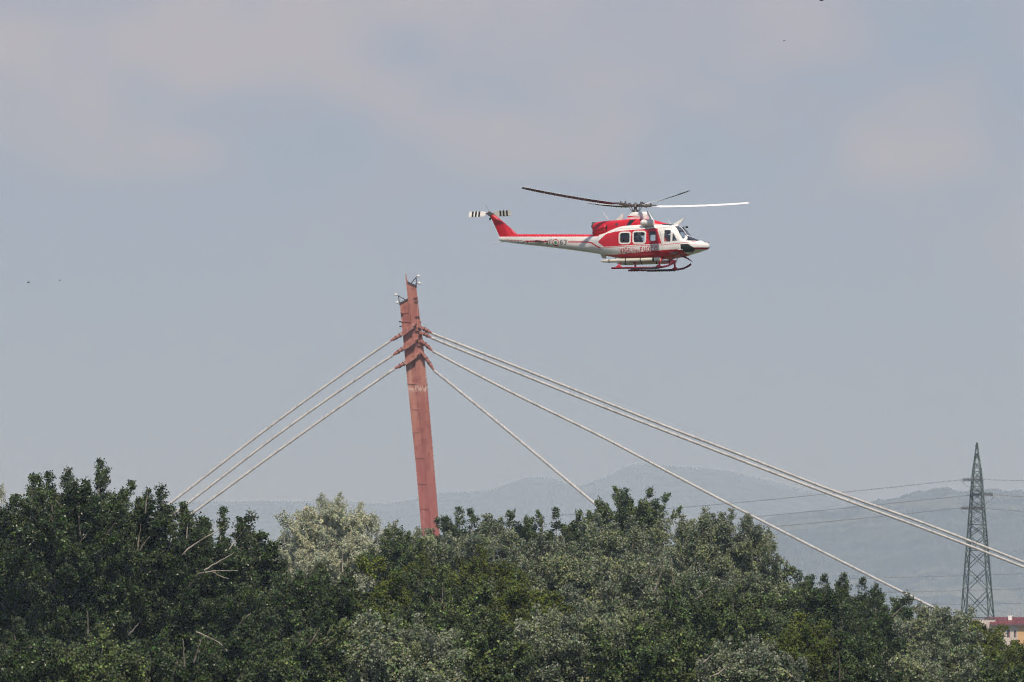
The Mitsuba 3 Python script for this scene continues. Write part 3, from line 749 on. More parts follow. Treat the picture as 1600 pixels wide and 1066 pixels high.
for s in (-1, 1):
    pts = np.array([(a, b) for a, b in ((-5.42, -2.04), (-5.45, -2.015), (-5.68, -2.01), (-5.98, -2.045), (-5.68, -2.075), (-5.45, -2.075))])
    mm = m3.Manifold.hull_points(np.array([[a, s * 0.2, b] for a, b in pts] + [[a + 0.22, s * 1.32, b] for a, b in pts], np.float32))
    hput('stabiliser', mm, 'skid_red')
hput('tail_skid', tube([[-8.0, 0, -2.0], [-8.15, 0, -2.05], [-8.72, 0, -2.13]], [0.025, 0.022, 0.015], 6), 'heli_white')
for j, x in enumerate((-6.75, -6.5, -7.1)):
    hput('tail_light', box([x, -side_y(x, -2.05) - 0.02, -2.09], [x + 0.1, -0.1, -2.04]), 'blade_black')
hub = np.array([-8.72, -0.42, -0.47])
hput('tail_rotor_hub', cat(tube([[-8.84, 0.0, -0.5], hub], 0.07, 10), tube([hub + [-0.26, 0, 0.0], hub + [0.26, 0, 0.0]], 0.05, 8), tube([hub + [0, -0.08, 0.0], hub + [0, -0.01, 0.0]], 0.13, 10)), 'hub_metal', 40)
for s in (-1, 1):
    dd = np.array([s * 1.0, 0, 0.03 * s]); dd /= np.linalg.norm(dd)
    nn = np.array([-dd[2], 0, dd[0]])
    segs = [(0.2, 0.42, 0.05, 0.15, 'w'), (0.42, 0.60, 0.15, 0.16, 'w'), (0.60, 0.71, 0.16, 0.16, 'b'), (0.71, 0.80, 0.16, 0.16, 'w'), (0.80, 0.91, 0.16, 0.16, 'b'), (0.91, 1.0, 0.16, 0.16, 'w'), (1.0, 1.11, 0.16, 0.16, 'b'), (1.11, 1.29, 0.16, 0.155, 'w')]
    key = None
    for mode, mat in (('w', 'heli_white'), ('b', 'blade_black')):
        ms = []
        for r0, r1, h0, h1, c in segs:
            if c == mode:
                pts = [hub + dd * r + nn * (h * t) + np.array([0, (o - 0.12 * t) * 0.3, 0]) for r, h in ((r0, h0), (r1, h1)) for t in (1, -1) for o in (-0.06, 0.06)]
                ms.append(tm(m3.Manifold.hull_points(np.array(pts, np.float32))))
        if mode == 'w':
            key = hput('tail_rotor_blade', cat(*ms), mat)
        else:
            hput(key[len(HE) + 2:] + '__stripe', cat(*ms), mat)


GLYPH = {'V': (1.0, [[(0, 1), (.5, 0), (1, 1)]]), 'I': (0.2, [[(.1, 0), (.1, 1)]]), 'G': (0.95, [[(.92, .84), (.68, 1), (.3, 1), (.04, .7), (.04, .3), (.3, 0), (.7, 0), (.94, .2), (.94, .46), (.55, .46)]]), 'L': (0.7, [[(.05, 1), (.05, 0), (.7, 0)]]),
         'D': (0.9, [[(.05, 0), (.05, 1), (.5, 1), (.88, .7), (.88, .3), (.5, 0), (.05, 0)]]), 'E': (0.75, [[(.72, 1), (.05, 1), (.05, 0), (.72, 0)], [(.05, .52), (.6, .52)]]), 'F': (0.75, [[(.72, 1), (.05, 1), (.05, 0)], [(.05, .52), (.6, .52)]]),
         'U': (0.9, [[(.05, 1), (.05, .3), (.28, 0), (.62, 0), (.86, .3), (.86, 1)]]), 'O': (0.95, [[(.3, 1), (.65, 1), (.92, .7), (.92, .3), (.65, 0), (.3, 0), (.04, .3), (.04, .7), (.3, 1)]]), 'C': (0.92, [[(.9, .82), (.66, 1), (.3, 1), (.04, .7), (.04, .3), (.3, 0), (.66, 0), (.9, .18)]]),
         '6': (0.9, [[(.82, .9), (.6, 1), (.34, 1), (.06, .65), (.06, .25), (.3, 0), (.62, 0), (.86, .22), (.86, .4), (.62, .6), (.3, .6), (.08, .4)]]), '3': (0.85, [[(.06, .85), (.28, 1), (.6, 1), (.8, .8), (.6, .54), (.35, .54)], [(.6, .54), (.84, .28), (.62, 0), (.28, 0), (.05, .16)]])}


def letter(text, x, z, h, width, mat, key, stroke):
    at, lines = 0.0, []
    for ch in text:
        w, ls = GLYPH[ch]
        lines += [(at, l) for l in ls]
        at += w + 0.42
    kx = width / (at - 0.42)
    import shapely
    shp = shapely.union_all([sg.LineString([(kx * (o + a), h * b) for a, b in l]).buffer(stroke / 2, cap_style='flat', join_style='mitre') for o, l in lines])
    m = cat(*[trimesh.creation.extrude_polygon(g, 0.01, engine='earcut') for g in getattr(shp, 'geoms', [shp])])
    m = m.subdivide_to_size(0.05)
    out = np.array(m.vertices)
    for i, (a, b, c) in enumerate(np.array(m.vertices)):
        X, Z = x + a, z + b + a * 0.045
        out[i] = (X, -side_y(X, Z, 0.004 + 0.014 * (c > 0.005)), Z)
    m.vertices = out
    hput(key, m, mat)


letter('VIGILI', -0.40, -2.70, 0.24, 0.84, 'text_red', 'cabin_door__lettering', 0.045)
letter('DEL', 0.52, -2.66, 0.13, 0.27, 'text_red', 'cabin_door__lettering', 0.03)
letter('FUOCO', 0.86, -2.64, 0.24, 1.02, 'text_red', 'cabin_door__lettering', 0.045)
letter('VF', -5.30, -2.185, 0.23, 0.40, 'text_dark', 'registration', 0.045)
letter('63', -4.38, -2.21, 0.23, 0.40, 'text_dark', 'registration', 0.045)
say(HE, 'red and white rescue helicopter flying to the right with skids and four rotor blades', 'helicopter')

# ---------------------------------------------------------------- the people aboard
paint('suit', {'type': 'mesh_attribute', 'name': 'vertex_color'}, 0.75, 0.2)
paint('helmet_white', (0.82, 0.82, 0.80), 0.25)
paint('visor', (0.03, 0.03, 0.035), 0.1)


def person(hip, yaw, suit, label, arms):
    S, SK, BT = np.array(suit), np.array([0.50, 0.30, 0.22]), np.array([0.04, 0.04, 0.04])
    J = dict(hip=(0, 0, 0), waist=(0.02, 0, 0.17), chest=(0.03, 0, 0.36), neck=(0.04, 0, 0.52), head=(0.07, 0, 0.66))
    bones = [('hip', 0.15, 'waist', 0.14, S), ('waist', 0.14, 'chest', 0.16, S), ('chest', 0.16, 'neck', 0.075, S), ('neck', 0.06, 'head', 0.085, SK)]
    for s in (-1, 1):
        t = 'r' if s < 0 else 'l'
        J.update({f'sh{t}': (0.03, s * 0.20, 0.44), f'el{t}': (0.14, s * 0.25, 0.19), f'wr{t}': (arms[0], s * arms[1], arms[2]), f'hp{t}': (0, s * 0.09, 0.0), f'kn{t}': (0.44, s * 0.13, 0.03), f'an{t}': (0.52, s * 0.13, -0.36), f'to{t}': (0.72, s * 0.14, -0.40)})
        bones += [(f'sh{t}', 0.075, f'el{t}', 0.055, S), (f'el{t}', 0.052, f'wr{t}', 0.038, S), ('chest', 0.14, f'sh{t}', 0.075, S), (f'hp{t}', 0.105, f'kn{t}', 0.075, S), (f'kn{t}', 0.072, f'an{t}', 0.05, S), (f'an{t}', 0.055, f'to{t}', 0.035, BT)]
        w = np.array(J[f'wr{t}']); fw = np.array([0.8, -0.1 * s, -0.25]); fw /= np.linalg.norm(fw)
        J[f'pa{t}'] = tuple(w + fw * 0.08)
        bones.append((f'wr{t}', 0.034, f'pa{t}', 0.036, SK))
        for q in range(4):
            o = np.array([0, (q - 1.5) * 0.02, 0])
            J[f'k{q}{t}'] = tuple(w + fw * 0.13 + o); J[f'f{q}{t}'] = tuple(w + fw * (0.15 + 0.006 * (q in (1, 2))) + o + [0, 0, -0.04])
            bones += [(f'pa{t}', 0.02, f'k{q}{t}', 0.0095, SK), (f'k{q}{t}', 0.0095, f'f{q}{t}', 0.008, SK)]
        J[f'th{t}'] = tuple(w + fw * 0.06 + [0, -s * 0.05, 0.0]); J[f'tt{t}'] = tuple(w + fw * 0.10 + [0, -s * 0.055, -0.03])
        bones += [(f'wr{t}', 0.02, f'th{t}', 0.012, SK), (f'th{t}', 0.012, f'tt{t}', 0.009, SK)]
    J['nose'] = (0.165, 0, 0.655); bones.append(('head', 0.05, 'nose', 0.014, SK))
    J['jaw'] = (0.11, 0, 0.59); bones.append(('head', 0.07, 'jaw', 0.045, SK))
    body = m3.Manifold.batch_boolean([hull((J[a], ra), (J[b], rb_)) for a, ra, b, rb_, _ in bones], m3.OpType.Add)
    t = tm(body.refine_to_length(0.05))
    trimesh.smoothing.filter_taubin(t, iterations=6)
    v = np.array(t.vertices)
    best, col = np.full(len(v), 9.0), np.zeros((len(v), 3))
    for a, ra, b, rb_, c in bones:
        A, B = np.array(J[a]), np.array(J[b])
        u = np.clip(((v - A) @ (B - A)) / ((B - A) @ (B - A)), 0, 1)
        dd = np.linalg.norm(v - A - u[:, None] * (B - A), axis=1) - (ra + (rb_ - ra) * u)
        near = dd < best
        best[near], col[near] = dd[near], c
    face = (v[:, 0] > 0.13) & (np.abs(np.abs(v[:, 1]) - 0.032) < 0.014) & (np.abs(v[:, 2] - 0.675) < 0.01)
    col[face] = 0.03
    ca, sa = math.cos(yaw), math.sin(yaw)
    RZ = np.array([[ca, -sa, 0], [sa, ca, 0], [0, 0, 1]])
    place = lambda m: trimesh.Trimesh(np.array(m.vertices) @ RZ.T + hip, m.faces, process=False)
    root = 'person' if 'person__body' not in scene else f'person_{sum(k.endswith("__body") for k in scene):03d}'
    put(root + '__body', hw(place(t)), 'suit', True, color=col)
    hd = np.array(J['head'])
    hel = (hull((hd + [-0.02, 0, 0.03], 0.135), (hd + [0.0, 0, -0.02], 0.13)) - hull((hd + [0.03, 0, -0.03], 0.105), (hd + [0.2, 0, -0.06], 0.105)))
    put(root + '__helmet', hw(place(tm(hel))), 'helmet_white', 30)
    put(root + '__visor', hw(place(tm(hull((hd + [0.045, 0, 0.03], 0.105), (hd + [0.05, 0, 0.0], 0.10)) ^ man(box(hd + [0.06, -0.2, -0.02], hd + [0.3, 0.2, 0.09]))))), 'visor', 30)
    say(root, label, 'person', 'people aboard the helicopter')


person(np.array([2.06, -0.58, -2.27]), 0.0, (0.62, 0.09, 0.07), 'person in white helmet and red flight suit seated behind the helicopter front door window', (0.36, 0.22, 0.10))
person(np.array([2.18, 0.55, -2.27]), 0.0, (0.16, 0.24, 0.28), 'person in white helmet and grey suit seated on the far side behind the windshield', (0.36, 0.22, 0.10))
person(np.array([0.42, -0.45, -2.24]), 0.15, (0.10, 0.11, 0.14), 'person in white helmet and dark suit on a red seat behind the middle cabin window', (0.34, 0.16, 0.06))
# ---------------------------------------------------------------- trees: trunk, limbs and leafy boughs (each bough an instance of a few bough shapes)
RNG = np.random.default_rng(41)


def leaf_mat(name, back, rough=0.45, spec=0.38):
    scene[name] = {'type': 'twosided',
                   'front': {'type': 'principled', 'base_color': {'type': 'mesh_attribute', 'name': 'vertex_color'}, 'roughness': rough, 'specular': spec},
                   'back': {'type': 'principled', 'base_color': rgb(*back), 'roughness': 0.6, 'specular': 0.3}}


leaf_mat('leaf_dark', (0.075, 0.095, 0.045), 0.36)
leaf_mat('leaf_mid', (0.080, 0.10, 0.055))
leaf_mat('leaf_silver', (0.30, 0.33, 0.255), 0.5)
leaf_mat('leaf_yellow', (0.085, 0.10, 0.028), 0.55, 0.3)
leaf_mat('leaf_pale', (0.45, 0.485, 0.38), 0.6)
SPEC = {  # leaf colour, colour spread, leaves, leaf length, length of bough, radius, bark
    'dark': ((0.031, 0.056, 0.015), 0.38, 740, 0.112, 1.9, 0.62, 'bark_pale'),
    'mid': ((0.056, 0.090, 0.026), 0.38, 740, 0.112, 1.8, 0.66, 'bark_pale'),
    'silver': ((0.100, 0.134, 0.072), 0.36, 740, 0.112, 1.8, 0.70, 'bark_pale'),
    'yellow': ((0.074, 0.104, 0.014), 0.32, 680, 0.112, 1.5, 0.72, 'bark_brown'),
    'pale': ((0.31, 0.345, 0.235), 0.22, 700, 0.12, 2.0, 0.85, 'bark_pale'),
}


def bough(seed, sp, tone):
    r = np.random.default_rng(seed)
    col, spread, n, ll, L, R, _ = SPEC[sp]
    nt = 26
    t0 = r.uniform(0.05, 1.0, nt)
    az = r.uniform(0, 2 * np.pi, nt)
    ln = R * (1.05 - 0.62 * t0) * r.uniform(0.6, 1.25, nt)
    bend = r.normal(0, 0.10, 2)
    pts, outw = [], []
    which = r.integers(0, nt, n)
    s = r.uniform(0.15, 1.0, n) ** 0.8
    rad = np.stack([np.cos(az), np.sin(az), 0 * az], 1)
    base = np.stack([bend[0] * t0 ** 2 * L, bend[1] * t0 ** 2 * L, t0 * L * 0.86], 1)
    dirs = rad * 1.0 + np.array([0, 0, 0.75])
    dirs /= np.linalg.norm(dirs, axis=1, keepdims=True)
    pos = base[which] + dirs[which] * (ln[which] * s)[:, None] + r.normal(0, 0.075, (n, 3))
    nrm = rad[which] * 0.55 + np.array([0, 0, 0.45]) + r.normal(0, 0.62, (n, 3))
    nrm /= np.linalg.norm(nrm, axis=1, keepdims=True)
    ax = np.cross(nrm, r.normal(0, 1, (n, 3)) + [0, 0, -0.3]); ax /= np.linalg.norm(ax, axis=1, keepdims=True)
    bx = np.cross(nrm, ax)
    l = ll * r.uniform(0.65, 1.25, n)[:, None]
    w = l * (0.40 if sp in ('pale', 'silver') else 0.46)
    v = np.stack([pos - ax * l * 0.5, pos + bx * w + nrm * l * 0.10, pos + ax * l * 0.5 - nrm * l * 0.08, pos - bx * w + nrm * l * 0.10], 1).reshape(-1, 3)
    k = np.arange(n)[:, None] * 4
    f = np.vstack([k + [0, 1, 2], k + [0, 2, 3]])
    f = f[:, [0, 2, 1]] if np.dot(np.cross(v[1] - v[0], v[2] - v[0]), nrm[0]) < 0 else f
    c = np.array(col) * np.array(tone) * np.exp(r.normal(0, spread, (n, 1))) * np.exp(r.normal(0, 0.10, (n, 3)))
    c *= np.exp(r.normal(0, 0.16, nt))[which][:, None]
    return trimesh.Trimesh(v, f, process=False), np.repeat(np.clip(c, 0.004, 0.5), 4, 0)


NV = 4
for sp in SPEC:
    for i in range(NV):
        m, c = bough(1000 + i * 7 + len(sp) * 131 + ord(sp[0]), sp, tuple(1 + (x - 1) * (0.45 if sp == 'pale' else 1.0) for x in ((0.68, 0.72, 0.78), (0.90, 0.95, 0.85), (1.12, 1.08, 1.0), (1.42, 1.32, 1.1))[i]))
        scene[f'bough_{sp}_{i}'] = {'type': 'shapegroup', 'leaves': mikit.ply(m, 'leaf_' + sp, False, color=c)}


def align(z, spin):
    z = z / np.linalg.norm(z)
    a = np.cross(z, [0.3, 0.5, 0.1] if abs(z[2]) > 0.9 else [0, 0, 1.0]); a /= np.linalg.norm(a)
    b = np.cross(z, a)
    x = a * math.cos(spin) + b * math.sin(spin)
    return np.stack([x, np.cross(z, x), z], 1)


def hidden(c, y):
    """True deep behind nearer crowns, where nothing of a bough could be seen."""
    v = c - EYE
    q = v @ FWD
    bx, by = 800 + F * v[0] / q, 533 - F * (v @ UPV) / q
    for px, top, hw, yy in CROWNS:
        u = abs(bx - px) / hw
        if yy < y - 6 and u < 0.8 and by > top + 0.9 * hw * u * u + 48: return True
    return False


def tree(name, label, cat_, px, top, hw, y, sp, spires=6, seed=0, group=None, low=None, fill=1.0, peaks=None, bare=0.0, size=1.0, twigs=()):
    """A tree whose crown is a bunch of upright leaders. px, top, hw: middle, top and half width of the crown in the photograph; y: how far off it stands."""
    r = np.random.default_rng(seed * 977 + int(px) * 13 + int(top))
    tip = P(px, top, y)
    x0, H, R = tip[0], tip[2], hw * y / F
    zlow = P(px, 1066, y)[2] - 1.2 if low is None else P(px, low, y)[2]
    zlow = max(1.2, zlow)
    key, n = name, 0
    while key + '__trunk' in scene:
        n += 1; key = f'{name}_{n:03d}'
    _, _, _, _, L, BR_, bk = SPEC[sp]
    # leaders: (x, y, top)
    lead = []
    if peaks:
        for a, b in peaks: lead.append((P(a, b, y)[0] - x0, r.uniform(-0.3, 0.3) * R, P(a, b, y)[2]))
    else:
        lead.append((0.0, 0.0, H))
    tries = 0
    spires = int(round(spires * 1.7)) + 1
    gap = R * 1.4 / math.sqrt(spires + 1)
    while len(lead) < spires + (len(peaks) if peaks else 1) and tries < 400:
        tries += 1
        a, q = r.uniform(0, 2 * np.pi), math.sqrt(r.uniform(0.03, 1))
        lx, ly = q * math.cos(a) * R * 0.72, q * math.sin(a) * R * 0.72
        if min(math.hypot(lx - m[0], ly - m[1]) for m in lead) < gap * 0.75: continue
        lead.append((lx, ly, H - (H - zlow) * (0.02 + 0.36 * q ** 2.4 * r.uniform(0.6, 1.1)) - r.uniform(0, 0.6)))
    trunk_top = max(zlow, H * 0.45)
    wood = [tube([[x0, y, 0], [x0 + r.normal(0, .1), y, trunk_top * 0.5], [x0 + r.normal(0, .15), y + r.normal(0, .1), trunk_top]], [0.028 * H, 0.022 * H, 0.015 * H], 8)]
    limbs, k = [], 0
    rl = max(0.85, R * 1.15 / math.sqrt(len(lead)))
    for lx, ly, lt in lead:
        z0 = trunk_top * r.uniform(0.35, 0.8)
        zz = np.linspace(z0, lt - 0.7, 9)
        e = np.clip((zz - z0) / max(lt - z0, 0.1), 0, 1)
        mx = x0 + lx * np.clip(e * 1.7, 0, 1) ** 0.8 + np.cumsum(r.normal(0, 0.06, 9))
        my = y + ly * np.clip(e * 1.7, 0, 1) ** 0.8 + np.cumsum(r.normal(0, 0.06, 9))
        limbs.append(tube(np.stack([mx, my, zz], 1), np.linspace(0.011 * H, 0.018, 9), 6, False))
        fx, fy = (lambda z: np.interp(z, zz, mx)), (lambda z: np.interp(z, zz, my))
        lo = max(zlow, lt - (lt - zlow) * 1.0)
        z = lt - L * 0.95 * 0.8 * size
        first = True
        while z > lo:
            f_ = (lt - z) / max(lt - lo, 1e-6)
            rad = rl * (min(1.0, 0.42 + 1.6 * f_) if f_ < 0.62 else 1.0 - 0.35 * (f_ - 0.62))
            m_ = 1 if first else max(3, int(round(2 * np.pi * rad / (1.05 * BR_ * 2) * fill)))
            a0 = r.uniform(0, 6.28)
            for q in range(m_):
                if not first and r.uniform() < bare: continue
                a = a0 + q * 6.2832 / m_ + r.normal(0, 0.35)
                o = np.array([math.cos(a), math.sin(a), 0])
                if not first and o[1] > 0.55 and ly > -0.2 * R and r.uniform() < 0.6: continue
                if not first and hidden(np.array([fx(z), fy(z), z]) + o * rad * 0.5, y): continue
                d = np.array([0, 0, 1.0]) + r.normal(0, 0.12, 3) if first else o * r.uniform(0.5, 1.0) + np.array([0, 0, r.uniform(0.35, 0.95)])
                c = np.array([fx(z), fy(z), z]) + (0 if first else o * rad * r.uniform(0.25, 0.92)) + np.array([0, 0, 0 if first else r.normal(0, 0.22)])
                s = size * (0.8 if first else r.uniform(0.72, 1.2))
                if not first:
                    dz = d[2] / np.linalg.norm(d) * L
                    s = min(s, max(0.5 * size, (lt - 0.12 - z) / dz))
                M = np.eye(4)
                M[:3, :3] = align(d, r.uniform(0, 6.28)) @ np.diag([s * r.uniform(0.8, 1.2), s * r.uniform(0.8, 1.2), s])
                M[:3, 3] = c
                k += 1
                scene[f'{key}__crown__{k:04d}'] = {'type': 'instance', 'to_world': T(M), 'group': {'type': 'ref', 'id': f'bough_{sp}_{r.integers(0, NV)}'}}
                if r.uniform() < 0.45 and not first:
                    p0 = np.array([fx(z - 0.5), fy(z - 0.5), z - 0.5])
                    limbs.append(tube([p0, (p0 + c) / 2 + [0, 0, -0.05], c + M[:3, 2] * L * 0.55], [0.045, 0.032, 0.012], 5, False))
            first = False
            z -= L * (0.30 if m_ == 1 else 0.40) * size
    scene[key + '__trunk'] = mikit.ply(cat(*wood), bk, 40)
    put(key + '__branches', cat(*limbs), bk, True)
    for line in twigs:                          # long pale limbs that show at the outside of the crown
        q = np.array(line, float)
        tt = np.linspace(0, 1, len(q))
        pts = np.array([P(a, b, y - R * (0.92 + 0.30 * s_) - 0.5) for (a, b), s_ in zip(q, tt)])
        f9 = PchipInterpolator(tt, pts)
        u9 = np.linspace(0, 1, 9)
        path = f9(u9) + np.concatenate([np.zeros((1, 3)), r.normal(0, 0.012, (8, 3))])
        put(key + '__bare_branch', tube(path, np.linspace(0.042, 0.014, 9), 6), bk, True)
    say(key, label, cat_, {'poplar_tree': 'poplars of the riverside tree belt', 'young_poplar_tree': 'slim young poplars of the tree belt', 'willow_tree': 'silvery and pale trees of the tree belt', 'acacia_tree': 'yellow green trees of the tree belt', 'bushy_tree': 'low bushy crowns in the front row', 'shrubby_tree': 'olive green bushes on the right'}[name])
    return k


